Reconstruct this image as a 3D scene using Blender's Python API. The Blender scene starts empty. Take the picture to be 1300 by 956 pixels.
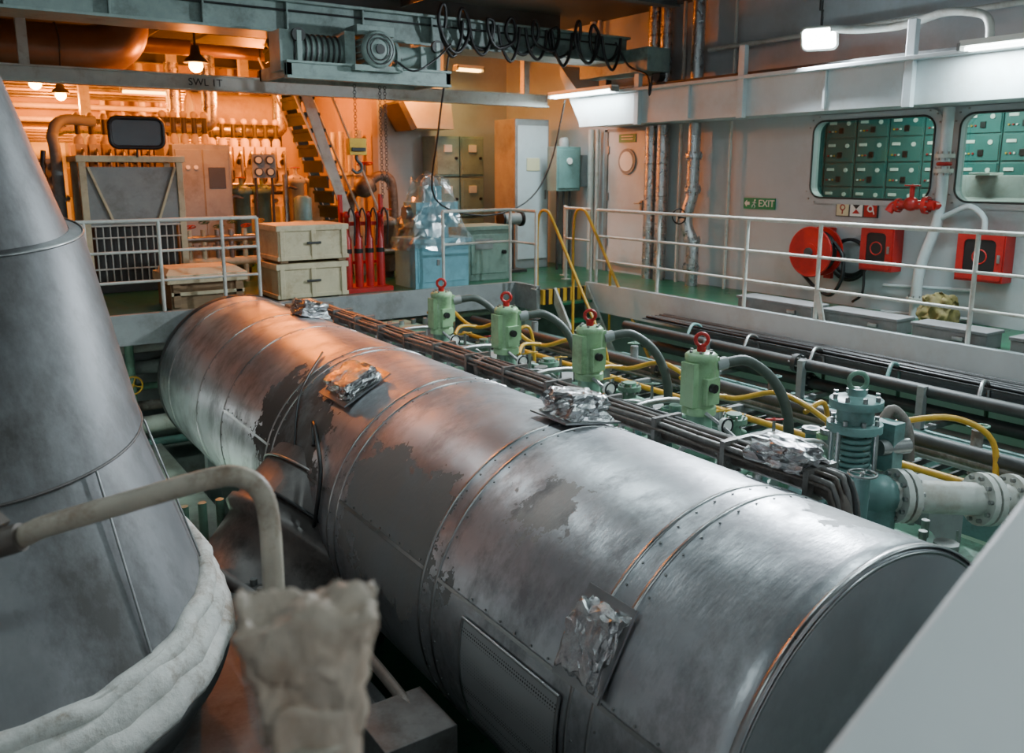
import bpy, math, random
from math import sin,cos,pi,radians
from mathutils import Vector, Matrix, noise
random.seed(7)
SC=bpy.context.scene
# ---------------------------------------------------------------- materials
M={}
def mat(name,col,rough=.5,metal=0.,var=.25,scale=4.,bump=0.,stretch=None,grime=None,gamt=.5,emis=None,coat=0.,g0=.50,g1=.64):
    m=bpy.data.materials.new(name); m.use_nodes=True
    nt=m.node_tree; N=nt.nodes; L=nt.links; b=N['Principled BSDF']
    b.inputs['Roughness'].default_value=rough; b.inputs['Metallic'].default_value=metal
    b.inputs['Coat Weight'].default_value=coat
    if emis:
        b.inputs['Emission Color'].default_value=(*emis[0],1); b.inputs['Emission Strength'].default_value=emis[1]
    g=N.new('ShaderNodeNewGeometry'); mp=N.new('ShaderNodeMapping')
    L.new(g.outputs['Position'],mp.inputs['Vector'])
    if stretch: mp.inputs['Scale'].default_value=stretch
    n=N.new('ShaderNodeTexNoise'); n.inputs['Scale'].default_value=scale; n.inputs['Detail'].default_value=6; n.inputs['Roughness'].default_value=.65
    L.new(mp.outputs[0],n.inputs['Vector'])
    r=N.new('ShaderNodeValToRGB'); r.color_ramp.elements[0].position=.32; r.color_ramp.elements[1].position=.68
    r.color_ramp.elements[0].color=(*[c*(1-var) for c in col],1); r.color_ramp.elements[1].color=(*col,1)
    L.new(n.outputs['Fac'],r.inputs[0])
    out=r.outputs[0]
    if grime:
        n2=N.new('ShaderNodeTexNoise'); n2.inputs['Scale'].default_value=scale*.6; n2.inputs['Detail'].default_value=9; n2.inputs['Roughness'].default_value=.75
        L.new(mp.outputs[0],n2.inputs['Vector'])
        r2=N.new('ShaderNodeValToRGB'); r2.color_ramp.elements[0].position=g0; r2.color_ramp.elements[1].position=g1
        r2.color_ramp.elements[0].color=(0,0,0,1); r2.color_ramp.elements[1].color=(gamt,gamt,gamt,1)
        L.new(n2.outputs['Fac'],r2.inputs[0])
        mx=N.new('ShaderNodeMix'); mx.data_type='RGBA'
        L.new(r2.outputs[0],mx.inputs[0]); L.new(out,mx.inputs[6]); mx.inputs[7].default_value=(*grime,1); out=mx.outputs[2]
    L.new(out,b.inputs['Base Color'])
    mr=N.new('ShaderNodeMapRange'); mr.inputs[3].default_value=max(.03,rough-.1); mr.inputs[4].default_value=min(1,rough+.12)
    L.new(n.outputs['Fac'],mr.inputs[0]); L.new(mr.outputs[0],b.inputs['Roughness'])
    if bump:
        bp=N.new('ShaderNodeBump'); bp.inputs['Strength'].default_value=bump; bp.inputs['Distance'].default_value=.02
        L.new(n.outputs['Fac'],bp.inputs['Height']); L.new(bp.outputs[0],b.inputs['Normal'])
    M[name]=m; return m
mat('wall_white',(.49,.54,.56),.45,0,.14,1.2,.05,grime=(.34,.33,.30),gamt=.4)
mat('beam_white',(.60,.67,.69),.4,0,.14,2,.03,grime=(.4,.36,.3),gamt=.35)
mat('ceiling_grey',(.08,.09,.09),.6,0,.3,2)
mat('rail_white',(.60,.61,.56),.4,0,.15,6,grime=(.30,.22,.15),gamt=.55)
mat('cream',(.66,.58,.38),.6,0,.2,5,.1,grime=(.3,.2,.1),gamt=.5)
mat('wood',(.30,.19,.10),.7,0,.4,3,.2,(1,1,8))
mat('green_deck',(.015,.13,.06),.3,0,.4,3,.05,grime=(.03,.05,.04),gamt=.6)
mat('dark_green',(.006,.026,.018),.5,0,.4,5,.05)
mat('engine_green',(.17,.33,.235),.38,0,.3,6,.05,grime=(.07,.08,.06),gamt=.75)
mat('act_green',(.29,.48,.26),.35,0,.18,8,.05,grime=(.12,.17,.09),gamt=.6)
mat('teal',(.15,.29,.27),.4,0,.25,5,.03,grime=(.07,.10,.09),gamt=.6)
mat('cab_green',(.27,.40,.34),.4,0,.2,5,.03,grime=(.1,.14,.12),gamt=.4)
mat('teal_cab',(.045,.17,.165),.4,0,.15,5)
mat('blue',(.20,.46,.54),.4,0,.2,5,grime=(.1,.16,.18),gamt=.4)
mat('crane_grey',(.27,.36,.33),.45,0,.3,5,.05,grime=(.08,.10,.09),gamt=.6)
mat('grey_paint',(.30,.325,.32),.45,0,.25,4,.04,grime=(.12,.11,.09),gamt=.5)
mat('tray_grey',(.19,.19,.19),.6,0,.3,5,.04,grime=(.10,.09,.08),gamt=.5)
mat('end_grey',(.34,.35,.36),.42,.4,.2,1.5,.03,grime=(.20,.20,.20),gamt=.5)
mat('grey_dark',(.06,.062,.06),.5,.2,.4,6,.1)
mat('plate_grey',(.15,.15,.145),.5,.3,.5,5,.1,grime=(.05,.04,.03),gamt=.7)
mat('black',(.012,.012,.013),.4,0,.3,8)
mat('rubber',(.07,.085,.07),.5,0,.3,14,.2)
mat('red',(.50,.015,.012),.35,0,.25,6,grime=(.2,.01,.01),gamt=.5)
mat('yellow',(.66,.37,.03),.35,0,.2,6,grime=(.3,.16,.03),gamt=.6)
mat('rag_yellow',(.24,.19,.06),.75,0,.4,12,.3,grime=(.08,.07,.03),gamt=.7)
mat('steel',(.42,.42,.41),.35,.9,.4,9,.05)
mat('lagging',(.62,.63,.64),.28,.95,.35,14,.5)
mat('foil',(.62,.62,.63),.22,1,.35,18,.4)
mat('rust_pipe',(.20,.165,.14),.5,.3,.45,7,.1,grime=(.38,.37,.35),gamt=.6)
mat('bundle_grey',(.27,.255,.24),.45,.5,.4,9,.1,grime=(.12,.09,.07),gamt=.7)
mat('hand_beige',(.52,.45,.36),.5,0,.25,9,.1,grime=(.2,.12,.07),gamt=.8)
mat('wrap_beige',(.62,.50,.40),.6,0,.4,16,.5,(1,1,.6),grime=(.40,.28,.20),gamt=.7)
mat('lag_white',(.74,.73,.68),.8,0,.25,9,.6,grime=(.22,.15,.09),gamt=.75,g0=.50,g1=.66)
mat('duct_grey',(.235,.235,.24),.46,.3,.45,2.6,.15,(1,1,.45),grime=(.05,.042,.036),gamt=.85,g0=.44,g1=.64)
mat('branch_brown',(.18,.16,.15),.5,.5,.4,5,.1,grime=(.05,.045,.04),gamt=.7)
mat('duct_brown',(.20,.13,.08),.35,.4,.3,3,.05)
mat('sodium_tint_wall',(.42,.32,.19),.5,0,.25,1.5)  # sodium lamp glow mixed into the paint colour of the far walls
mat('sign_green',(.01,.28,.12),.4,0,.05,4)
mat('sign_white',(.85,.87,.82),.4,0,.05,4)
mat('sign_cream',(.72,.66,.42),.4,0,.05,4)
mat('tube_white',(.9,.9,.9),.4,emis=((.90,1,.98),14))
mat('tube_warm',(.9,.9,.9),.4,emis=((1,.55,.15),12))
mat('lamp_orange',(.9,.6,.2),.4,emis=((1,.40,.05),80))
mat('flood_white',(.9,.9,.9),.4,emis=((.92,.97,1),50))
mat('lens',(.10,.11,.12),.12,.3,.1,4)
mat('brushed_steel',(.5,.5,.5),.3,1)
mat('trunk_white',(.86,.87,.87),.45,0,.05,2)
def clear(name,tint,fac,rough,col=(.8,.8,.8)):
    m=bpy.data.materials.new(name); m.use_nodes=True; nt=m.node_tree; N=nt.nodes; L=nt.links
    N.remove(N['Principled BSDF']); o=N['Material Output']
    t=N.new('ShaderNodeBsdfTransparent'); t.inputs[0].default_value=(*tint,1)
    g=N.new('ShaderNodeBsdfGlossy'); g.inputs['Roughness'].default_value=rough; g.inputs[0].default_value=(*col,1)
    x=N.new('ShaderNodeMixShader'); x.inputs[0].default_value=fac
    L.new(t.outputs[0],x.inputs[1]); L.new(g.outputs[0],x.inputs[2]); L.new(x.outputs[0],o.inputs[0])
    if rough>.1:
        n=N.new('ShaderNodeTexNoise'); n.inputs['Scale'].default_value=9; bp=N.new('ShaderNodeBump'); bp.inputs['Strength'].default_value=1
        L.new(n.outputs[0],bp.inputs['Height']); L.new(bp.outputs[0],g.inputs['Normal'])
    M[name]=m
clear('glass',(.62,.80,.74),.07,.03); clear('film',(.92,.94,.95),.20,.22,(1,1,1))
mat('perf',(.60,.61,.62),.4,.8,.1,5)
m=M['perf'];nt=m.node_tree;N=nt.nodes;L=nt.links
vo=N.new('ShaderNodeTexVoronoi');vo.inputs['Scale'].default_value=62;vo.inputs['Randomness'].default_value=0
gg=N.new('ShaderNodeNewGeometry');L.new(gg.outputs['Position'],vo.inputs['Vector'])
rr=N.new('ShaderNodeValToRGB');rr.color_ramp.elements[0].position=.22;rr.color_ramp.elements[1].position=.32
rr.color_ramp.elements[0].color=(.01,.01,.01,1);rr.color_ramp.elements[1].color=(.60,.61,.62,1)
L.new(vo.outputs['Distance'],rr.inputs[0]);L.new(rr.outputs[0],N['Principled BSDF'].inputs['Base Color'])
def receiver_mat():
    m=bpy.data.materials.new('receiver_sheet'); m.use_nodes=True; nt=m.node_tree; N=nt.nodes; L=nt.links; b=N['Principled BSDF']
    g=N.new('ShaderNodeNewGeometry')
    def noi(scale,det,st,rough=.6):
        mp=N.new('ShaderNodeMapping'); mp.inputs['Scale'].default_value=st; L.new(g.outputs['Position'],mp.inputs[0])
        n=N.new('ShaderNodeTexNoise'); n.inputs['Scale'].default_value=scale; n.inputs['Detail'].default_value=det; n.inputs['Roughness'].default_value=rough
        L.new(mp.outputs[0],n.inputs['Vector']); return n
    n1=noi(1.4,5,(1,1,1)); n2=noi(16,3,(1,5,1)); n3=noi(2.2,9,(1,1.4,1),.72)
    r=N.new('ShaderNodeValToRGB'); e=r.color_ramp.elements; e[0].position=.3;e[1].position=.7
    e[0].color=(.43,.44,.465,1); e[1].color=(.68,.69,.72,1); L.new(n1.outputs[0],r.inputs[0])
    def mask(c,rad,sx,sd):
        mp=N.new('ShaderNodeVectorMath'); mp.operation='SUBTRACT'; L.new(g.outputs['Position'],mp.inputs[0]); mp.inputs[1].default_value=c
        ms=N.new('ShaderNodeVectorMath'); ms.operation='MULTIPLY'; L.new(mp.outputs[0],ms.inputs[0]); ms.inputs[1].default_value=sx
        nn=noi(sd,5,(1,1,1),.7)
        ln=N.new('ShaderNodeVectorMath'); ln.operation='LENGTH'; L.new(ms.outputs[0],ln.inputs[0])
        a=N.new('ShaderNodeMath'); a.operation='MULTIPLY_ADD'; L.new(nn.outputs[0],a.inputs[0]); a.inputs[1].default_value=.9; L.new(ln.outputs[1],a.inputs[2])
        c2=N.new('ShaderNodeMath'); c2.operation='LESS_THAN'; L.new(a.outputs[0],c2.inputs[0]); c2.inputs[1].default_value=rad+.45
        return c2
    out=r.outputs[0]
    rr=N.new('ShaderNodeMapRange'); rr.inputs[1].default_value=.3; rr.inputs[2].default_value=.7; rr.inputs[3].default_value=.31; rr.inputs[4].default_value=.43; L.new(n1.outputs[0],rr.inputs[0])
    ro=rr.outputs[0]
    k=N.new('ShaderNodeValue'); k.outputs[0].default_value=.9; met=k.outputs[0]
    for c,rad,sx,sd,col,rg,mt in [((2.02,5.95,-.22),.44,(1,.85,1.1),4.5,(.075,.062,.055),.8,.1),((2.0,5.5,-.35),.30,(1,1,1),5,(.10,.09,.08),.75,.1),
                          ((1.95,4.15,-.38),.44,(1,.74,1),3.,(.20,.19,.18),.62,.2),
                          ((2.25,3.05,.0),.14,(1,.8,1),5,(.42,.41,.40),.55,.7),((3.0,1.95,.12),.15,(1,.7,1),5,(.30,.30,.30),.55,.6)]:
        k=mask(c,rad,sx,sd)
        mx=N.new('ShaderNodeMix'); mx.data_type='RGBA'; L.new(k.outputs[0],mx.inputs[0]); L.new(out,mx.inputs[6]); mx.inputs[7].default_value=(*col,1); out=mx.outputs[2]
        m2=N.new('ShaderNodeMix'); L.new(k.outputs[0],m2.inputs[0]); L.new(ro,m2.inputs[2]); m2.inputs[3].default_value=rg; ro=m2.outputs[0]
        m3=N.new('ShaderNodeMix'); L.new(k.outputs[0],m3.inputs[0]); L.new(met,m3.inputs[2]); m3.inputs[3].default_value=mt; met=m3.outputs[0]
    r4=N.new('ShaderNodeValToRGB'); r4.color_ramp.elements[0].position=.46; r4.color_ramp.elements[1].position=.62; L.new(n3.outputs[0],r4.inputs[0])
    m5=N.new('ShaderNodeMath'); m5.operation='MULTIPLY'; L.new(r4.outputs[0],m5.inputs[0]); m5.inputs[1].default_value=.7
    mx=N.new('ShaderNodeMix'); mx.data_type='RGBA'; L.new(m5.outputs[0],mx.inputs[0]); L.new(out,mx.inputs[6]); mx.inputs[7].default_value=(.21,.21,.215,1); out=mx.outputs[2]
    L.new(out,b.inputs['Base Color']); L.new(met,b.inputs['Metallic'])
    ad=N.new('ShaderNodeMath'); ad.operation='MULTIPLY_ADD'; L.new(r4.outputs[0],ad.inputs[0]); ad.inputs[1].default_value=.14; L.new(ro,ad.inputs[2]); L.new(ad.outputs[0],b.inputs['Roughness'])
    bp=N.new('ShaderNodeBump'); bp.inputs['Strength'].default_value=.08; bp.inputs['Distance'].default_value=.02; L.new(n2.outputs[0],bp.inputs['Height'])
    bp2=N.new('ShaderNodeBump'); bp2.inputs['Strength'].default_value=.22; bp2.inputs['Distance'].default_value=.05; L.new(n1.outputs[0],bp2.inputs['Height']); L.new(bp.outputs[0],bp2.inputs['Normal'])
    L.new(bp2.outputs[0],b.inputs['Normal']); M['receiver_sheet']=m
receiver_mat()
# ---------------------------------------------------------------- mesh builder
def frame(d):
    d=Vector(d).normalized(); a=Vector((0,0,1)) if abs(d.z)<.9 else Vector((1,0,0))
    x=d.cross(a).normalized(); return x,d.cross(x).normalized(),d
class B:
    def __init__(s,name): s.n=name; s.v=[]; s.f=[]; s.m=[]; s.s=[]; s.ml=[]; s.kids=[]
    def mi(s,m):
        if m not in s.ml: s.ml.append(m)
        return s.ml.index(m)
    def add(s,vs,fs,m,sm=False):
        o=len(s.v); s.v+= [tuple(v) for v in vs]; k=s.mi(m)
        for f in fs: s.f.append([i+o for i in f]); s.m.append(k); s.s.append(sm)
        return s
    def box(s,x0,x1,y0,y1,z0,z1,m,R=None,piv=None):
        vs=[Vector((x,y,z)) for z in (z0,z1) for y in (y0,y1) for x in (x0,x1)]
        if R is not None:
            p=Vector(piv) if piv else Vector(((x0+x1)/2,(y0+y1)/2,(z0+z1)/2)); vs=[R@(v-p)+p for v in vs]
        return s.add(vs,[(0,2,3,1),(4,5,7,6),(0,1,5,4),(2,6,7,3),(0,4,6,2),(1,3,7,5)],m)
    def bar(s,p,q,w,h,m):
        p=Vector(p);q=Vector(q);x,y,d=frame(q-p)
        vs=[c+x*a*w/2+y*b*h/2 for c in (p,q) for a,b in ((-1,-1),(1,-1),(1,1),(-1,1))]
        return s.add(vs,[(3,2,1,0),(4,5,6,7),(0,1,5,4),(1,2,6,5),(2,3,7,6),(3,0,4,7)],m)
    def lathe(s,c,axis,prof,m,seg=24,caps=True,sq=1.):
        x,y,d=frame(axis); c=Vector(c); vs=[];fs=[]
        for r,h in prof:
            for i in range(seg):
                a=2*pi*i/seg; vs.append(c+d*h+x*r*cos(a)+y*r*sin(a)*sq)
        for j in range(len(prof)-1):
            for i in range(seg):
                k=(i+1)%seg; fs.append((j*seg+i,j*seg+k,(j+1)*seg+k,(j+1)*seg+i))
        s.add(vs,fs,m,True)
        if caps:
            n=len(prof)-1
            s.add(vs[:seg],[tuple(range(seg))[::-1]],m); s.add(vs[n*seg:],[tuple(range(seg))],m)
        return s
    def cyl(s,p,q,r,m,r2=None,seg=16,caps=True):
        p=Vector(p);q=Vector(q); return s.lathe(p,q-p,[(r,0),(r if r2 is None else r2,(q-p).length)],m,seg,caps)
    def tube(s,pts,r,m,seg=8,sub=5):
        P=[Vector(p) for p in pts]; Q=[]
        if sub>1 and len(P)>2:
            E=[P[0]*2-P[1]]+P+[P[-1]*2-P[-2]]
            for i in range(1,len(E)-2):
                for k in range(sub):
                    t=k/sub; a,b,c,d=E[i-1],E[i],E[i+1],E[i+2]
                    Q.append(.5*((2*b)+(c-a)*t+(2*a-5*b+4*c-d)*t*t+(3*b-a-3*c+d)*t**3))
            Q.append(P[-1])
        else: Q=P
        vs=[];fs=[]; x=None
        for i,p in enumerate(Q):
            d=(Q[min(i+1,len(Q)-1)]-Q[max(i-1,0)]).normalized()
            if x is None: x,y,_=frame(d)
            else:
                x=(x-d*x.dot(d)); x=x.normalized() if x.length>1e-5 else frame(d)[0]; y=d.cross(x)
            for k in range(seg):
                a=2*pi*k/seg; vs.append(p+x*r*cos(a)+y*r*sin(a))
        n=len(Q)
        for j in range(n-1):
            for i in range(seg):
                k=(i+1)%seg; fs.append((j*seg+i,j*seg+k,(j+1)*seg+k,(j+1)*seg+i))
        s.add(vs,fs,m,True); s.add(vs[:seg],[tuple(range(seg))[::-1]],m); s.add(vs[-seg:],[tuple(range(seg))],m); return s
    def torus(s,c,axis,R,r,m,seg=20,s2=8):
        x,y,d=frame(axis);c=Vector(c);vs=[];fs=[]
        for i in range(seg):
            a=2*pi*i/seg; e=x*cos(a)+y*sin(a)
            for j in range(s2):
                b=2*pi*j/s2; vs.append(c+e*(R+r*cos(b))+d*r*sin(b))
        for i in range(seg):
            for j in range(s2):
                fs.append((i*s2+j,((i+1)%seg)*s2+j,((i+1)%seg)*s2+(j+1)%s2,i*s2+(j+1)%s2))
        return s.add(vs,fs,m,True)
    def ball(s,c,r,m,seg=12,rings=8,sc=(1,1,1)):
        pr=[(max(1e-4,r*sin(pi*j/rings)),-r*cos(pi*j/rings)) for j in range(rings+1)]
        o=len(s.v); s.lathe((0,0,0),(0,0,1),pr,m,seg,False)
        for i in range(o,len(s.v)):
            v=s.v[i]; s.v[i]=(v[0]*sc[0]+c[0],v[1]*sc[1]+c[1],v[2]*sc[2]+c[2])
        return s
    def crumple(s,c,size,m,R=None,amp=.12,n=12,seed=0,top=.8,rnd=.35,hf=.5,f1=4,smooth=False):
        c=Vector(c); R=R or Matrix.Identity(3); vs=[];fs=[]; idx={}
        def vid(i,j,k):
            if (i,j,k) not in idx:
                p=Vector((i/n-.5,j/n-.5,k/n-.5)); q=p.copy()
                q=q.lerp(p.normalized()*.5*1.15,rnd)
                t=1-(1-top)*(p.z+.5); q.x*=t; q.y*=t
                w=noise.noise_vector(p*f1+Vector((seed,seed*2,0)))*amp+noise.noise_vector(p*11+Vector((seed,0,seed)))*amp*hf
                q+=w; idx[(i,j,k)]=len(vs); vs.append(c+R@Vector((q.x*size[0],q.y*size[1],q.z*size[2])))
            return idx[(i,j,k)]
        for a in range(n):
            for b in range(n):
                fs.append((vid(a,b,n),vid(a+1,b,n),vid(a+1,b+1,n),vid(a,b+1,n)))
                fs.append((vid(a,b+1,0),vid(a+1,b+1,0),vid(a+1,b,0),vid(a,b,0)))
                fs.append((vid(a,0,b),vid(a+1,0,b),vid(a+1,0,b+1),vid(a,0,b+1)))
                fs.append((vid(a+1,n,b),vid(a,n,b),vid(a,n,b+1),vid(a+1,n,b+1)))
                fs.append((vid(0,a+1,b),vid(0,a,b),vid(0,a,b+1),vid(0,a+1,b+1)))
                fs.append((vid(n,a,b),vid(n,a+1,b),vid(n,a+1,b+1),vid(n,a,b+1)))
        return s.add(vs,fs,m,smooth)
    def ext(s,pts,vec,m):
        vec=Vector(vec); n=len(pts); P=[Vector(p) for p in pts]; vs=P+[p+vec for p in P]
        return s.add(vs,[tuple(range(n))[::-1],tuple(range(n,2*n))]+[(i,(i+1)%n,(i+1)%n+n,i+n) for i in range(n)],m)
    def bolts(s,c,axis,R,n,m,r=.012,h=.02):
        x,y,d=frame(axis);c=Vector(c)
        for i in range(n):
            a=2*pi*i/n+.2; p=c+(x*cos(a)+y*sin(a))*R; s.cyl(p,p+d*h,r,m,seg=6)
        return s
    def flange(s,c,axis,r,t,m,bm='steel',n=8):
        d=Vector(axis).normalized(); c=Vector(c); s.cyl(c-d*t/2,c+d*t/2,r,m,seg=20)
        s.bolts(c+d*t/2,d,r*.82,n,bm,r*.09,t*.6); s.bolts(c-d*t/2,-d,r*.82,n,bm,r*.09,t*.6); return s
    def wheel(s,c,axis,R,m,r=None):
        r=r or R*.1; x,y,d=frame(axis); c=Vector(c); s.torus(c,axis,R,r,m)
        for k in range(4):
            a=k*pi/2+.3; s.cyl(c,c+(x*cos(a)+y*sin(a))*R,r*.7,m,seg=6)
        s.ball(c,R*.22,m); return s
    def done(s,bev=0,name=None):
        me=bpy.data.meshes.new(s.n); me.from_pydata(s.v,[],s.f)
        for m in s.ml: me.materials.append(M[m])
        me.polygons.foreach_set('material_index',s.m); me.polygons.foreach_set('use_smooth',s.s); me.update()
        o=bpy.data.objects.new(s.n,me); SC.collection.objects.link(o)
        if bev:
            k=o.modifiers.new('bevel','BEVEL'); k.width=bev; k.segments=2; k.limit_method='ANGLE'; k.angle_limit=radians(50)
        for c in s.kids: c.parent=o
        return o
def light(kind,loc,power,col,size=.3,target=None,sy=None,spread=None,name='lamp_light'):
    l=bpy.data.lights.new(name,kind); l.energy=power; l.color=col
    if kind=='AREA':
        l.size=size
        if sy: l.shape='RECTANGLE'; l.size_y=sy
        if spread: l.spread=radians(spread)
    elif kind in('POINT','SPOT'): l.shadow_soft_size=size
    if kind=='SPOT': l.spot_size=radians(spread or 90); l.spot_blend=.6
    o=bpy.data.objects.new(name,l); SC.collection.objects.link(o); o.location=loc
    if target is not None:
        d=Vector(target)-Vector(loc); o.rotation_euler=d.to_track_quat('-Z','Y').to_euler()
    return o
WALLROT=Matrix(((0,0,-1),(-1,0,0),(0,1,0))).to_4x4()
FRONT=Matrix(((1,0,0),(0,0,-1),(0,1,0))).to_4x4()
def text(body,loc,size,rot,m,name):
    c=bpy.data.curves.new(name,'FONT'); c.body=body; c.size=size; c.align_x='CENTER'; c.align_y='CENTER'; c.extrude=.002
    c.materials.append(M[m]); o=bpy.data.objects.new(name,c); SC.collection.objects.link(o)
    o.matrix_world=Matrix.Translation(loc)@rot; return o
# ---------------------------------------------------------------- camera
th=math.atan(216/1091); ya=math.atan(750/(1091/cos(th)))
cd=bpy.data.cameras.new('camera'); co=bpy.data.objects.new('camera',cd); SC.collection.objects.link(co)
co.location=(0,0,1.55); co.rotation_euler=(pi/2-th,0,-ya); cd.sensor_width=36; cd.lens=1091/1300*36; cd.shift_y=-45/1300
cd.clip_start=.05; cd.dof.use_dof=True; cd.dof.focus_distance=5.2; cd.dof.aperture_fstop=2.8
SC.camera=co
# ---------------------------------------------------------------- room shell
W=8.85; CE=3.78
w=B('wall_right')
wins=[(3.25,4.93,1.22,2.14),(5.16,6.70,1.22,2.14)]
w.box(W,W+.1,-3,3.25,-3.2,CE,'wall_white'); w.box(W,W+.1,6.70,13.3,-3.2,CE,'wall_white')
w.box(W,W+.1,3.25,6.70,-3.2,1.22,'wall_white'); w.box(W,W+.1,3.25,6.70,2.14,CE,'wall_white'); w.box(W,W+.1,4.93,5.16,1.22,2.14,'wall_white')
w.done()
B('wall_back').box(6.3,W+.1,13.3,13.4,-3.2,CE,'wall_white').box(6.2,6.3,13.3,19,-3.2,CE,'sodium_tint_wall').box(-4,6.3,19,19.1,-3.2,CE,'sodium_tint_wall').done()
B('wall_left').box(-4.1,-4,-3,19.1,-3.2,CE,'wall_white').done()
B('wall_front').box(-4,W+.1,-3.1,-3,-3.2,CE,'wall_white').done()
B('floor').box(-4,W+.1,-3,19,-3.3,-3.2,'green_deck').done()
c=B('ceiling'); c.box(-4,W+.1,-3.1,19.1,CE,CE+.1,'ceiling_grey')
c.done()
c=B('ceiling_beams')
for y in (1,3.4,5.8,8.2,10.6,13,15.4,17.8):
    c.box(-4,8.0,y,y+.02,CE-.22,CE,'ceiling_grey'); c.box(-4,8.0,y-.06,y+.08,CE-.24,CE-.22,'ceiling_grey')
for x in (1,3.2,5.4): c.box(x,x+.02,-3,19,CE-.14,CE,'ceiling_grey')
c.done()
d=B('floor_walkway_deck'); d.box(7.5,W,-3,9.2,-.06,0,'green_deck')
d.box(7.42,7.5,-3,9.2,-.33,.05,'beam_white'); d.box(7.0,7.42,-3,7.2,-.36,-.33,'beam_white')
for y in [k*.9-2.6 for k in range(13)]: d.box(7.5,W,y,y+.03,-.3,-.06,'grey_paint')
d.done()
d=B('floor_far_deck'); d.box(-4,W,9.8,19,-.08,0,'green_deck'); d.box(6.65,W,9.2,9.8,-.08,0,'green_deck')
d.box(-4,6.6,9.72,9.8,-.28,.05,'grey_paint'); d.box(6.6,6.66,9.2,9.8,-.28,.05,'grey_paint'); d.box(6.66,7.42,9.14,9.2,-.2,.0,'yellow')
for k in range(6): d.box(6.7+k*.12,6.75+k*.12,9.13,9.2,-.2,.002,'black')
d.done()
d=B('wall_lower_bulkhead'); d.box(-4,W,10.6,10.7,-3.2,-.08,'grey_paint'); d.done()
d=B('deck_pillars')
for x in (1.2,2.4,3.9,5.4,6.9): d.box(x,x+.14,9.9,10.04,-3.2,-.08,'beam_white')
d.done()
d=B('lower_pipe_run')
for k in range(6): d.cyl((-1,10.42-.03*k,-.45-.22*k),(6.8,10.42-.03*k,-.45-.22*k),[.05,.08,.04,.06,.1,.05][k],['rail_white','grey_paint','engine_green','rust_pipe','rail_white','teal'][k])
for k in range(7): d.cyl((.9+k*.8,10.15,-1.8),(.9+k*.8,10.15,-.1),.05,random.choice(['rail_white','engine_green','grey_paint'])); d.wheel((.9+k*.8,10.08,-.7-.1*(k%3)),(0,1,0),.1,random.choice(['red','engine_green','yellow']))
d.done()
def rr(y0,y1,z0,z1,r,n=6):
    P=[]
    for cy,cz,a0 in ((y1-r,z1-r,0),(y0+r,z1-r,90),(y0+r,z0+r,180),(y1-r,z0+r,270)):
        for k in range(n+1):
            a=radians(a0+90*k/n); P.append((cy+r*cos(a),cz+r*sin(a)))
    return P
for i,(y0,y1,z0,z1) in enumerate(wins):
    f=B('window_%d'%(i+1)); O=rr(y0-.05,y1+.05,z0-.05,z1+.05,.14); I=rr(y0+.02,y1-.02,z0+.02,z1-.02,.14); n=len(O)
    vs=[(W-.03,a,b) for a,b in O]+[(W-.03,a,b) for a,b in I]+[(W,a,b) for a,b in O]+[(W+.1,a,b) for a,b in I]
    fs=[]
    for k in range(n):
        j=(k+1)%n; fs+=[(k,j,n+j,n+k),(k,2*n+k,2*n+j,j),(n+k,n+j,3*n+j,3*n+k)]
    f.add(vs,fs,'wall_white'); f.add([(W+.06,y0,z0),(W+.06,y1,z0),(W+.06,y1,z1),(W+.06,y0,z1)],[(0,1,2,3)],'glass')
    f.tube([(W-.035,a,b) for a,b in I+[I[0]]],.012,'grey_dark',6,1)
    for a,b in rr(y0-.03,y1+.03,z0-.03,z1+.03,.12,2): f.cyl((W-.04,a,b),(W-.03,a,b),.010,'steel',seg=6)
    f.done()
r=B('wall_control_room'); r.box(12.2,12.3,1,10,0,CE,'wall_white'); r.box(8.96,12.2,.95,1,0,CE,'wall_white'); r.box(8.96,12.2,9,9.05,0,CE,'wall_white')
r.box(8.96,12.2,1,9,-.02,0,'green_deck'); r.box(8.96,12.2,1,9,2.7,2.75,'wall_white'); r.done()
s=B('switchboard')
for k in range(15):
    y=1.1+k*.52; s.box(11.35,12.1,y,y+.505,.1,2.35,'teal_cab'); s.box(11.38,12.1,y-.01,y+.52,0,.1,'grey_dark')
    for z0,z1 in ((.15,.95),(.98,1.30),(1.33,1.65),(1.68,2.0),(2.03,2.32)):
        s.box(11.33,11.35,y+.015,y+.49,z0,z1,'teal_cab')
        if z0>.9:
            s.cyl((11.33,y+.12,z1-.09),(11.315,y+.12,z1-.09),.03,'sign_white',seg=12)
            s.box(11.31,11.33,y+.20,y+.27,z0+.06,z0+.14,'black'); s.box(11.315,11.33,y+.32,y+.44,z1-.1,z1-.06,'sign_white')
            for j in range(3): s.cyl((11.33,y+.33+.05*j,z0+.09),(11.31,y+.33+.05*j,z0+.09),.012,['red','yellow','sign_white'][(k+j)%3],seg=8)
s.done(.004)
s=B('control_console')
s.ext([(9.9,2.6,0.01),(10.6,2.6,0.01),(10.6,2.6,1.5),(10.35,2.6,1.5),(10.2,2.6,1.25),(9.9,2.6,1.15)],(0,3.2,0),'grey_paint')
for k in range(5): s.box(10.60,10.61,2.7+k*.62,3.2+k*.62,.2,1.3,'teal'); s.box(10.2,10.5,2.8+k*.62,3.05+k*.62,1.5,1.53,'sign_white')
for k in range(3): s.cyl((9.98,2.9+k*.5,1.2),(9.98,2.9+k*.5,1.36),.035,'sign_white',seg=10)
s.done(.006)
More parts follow.
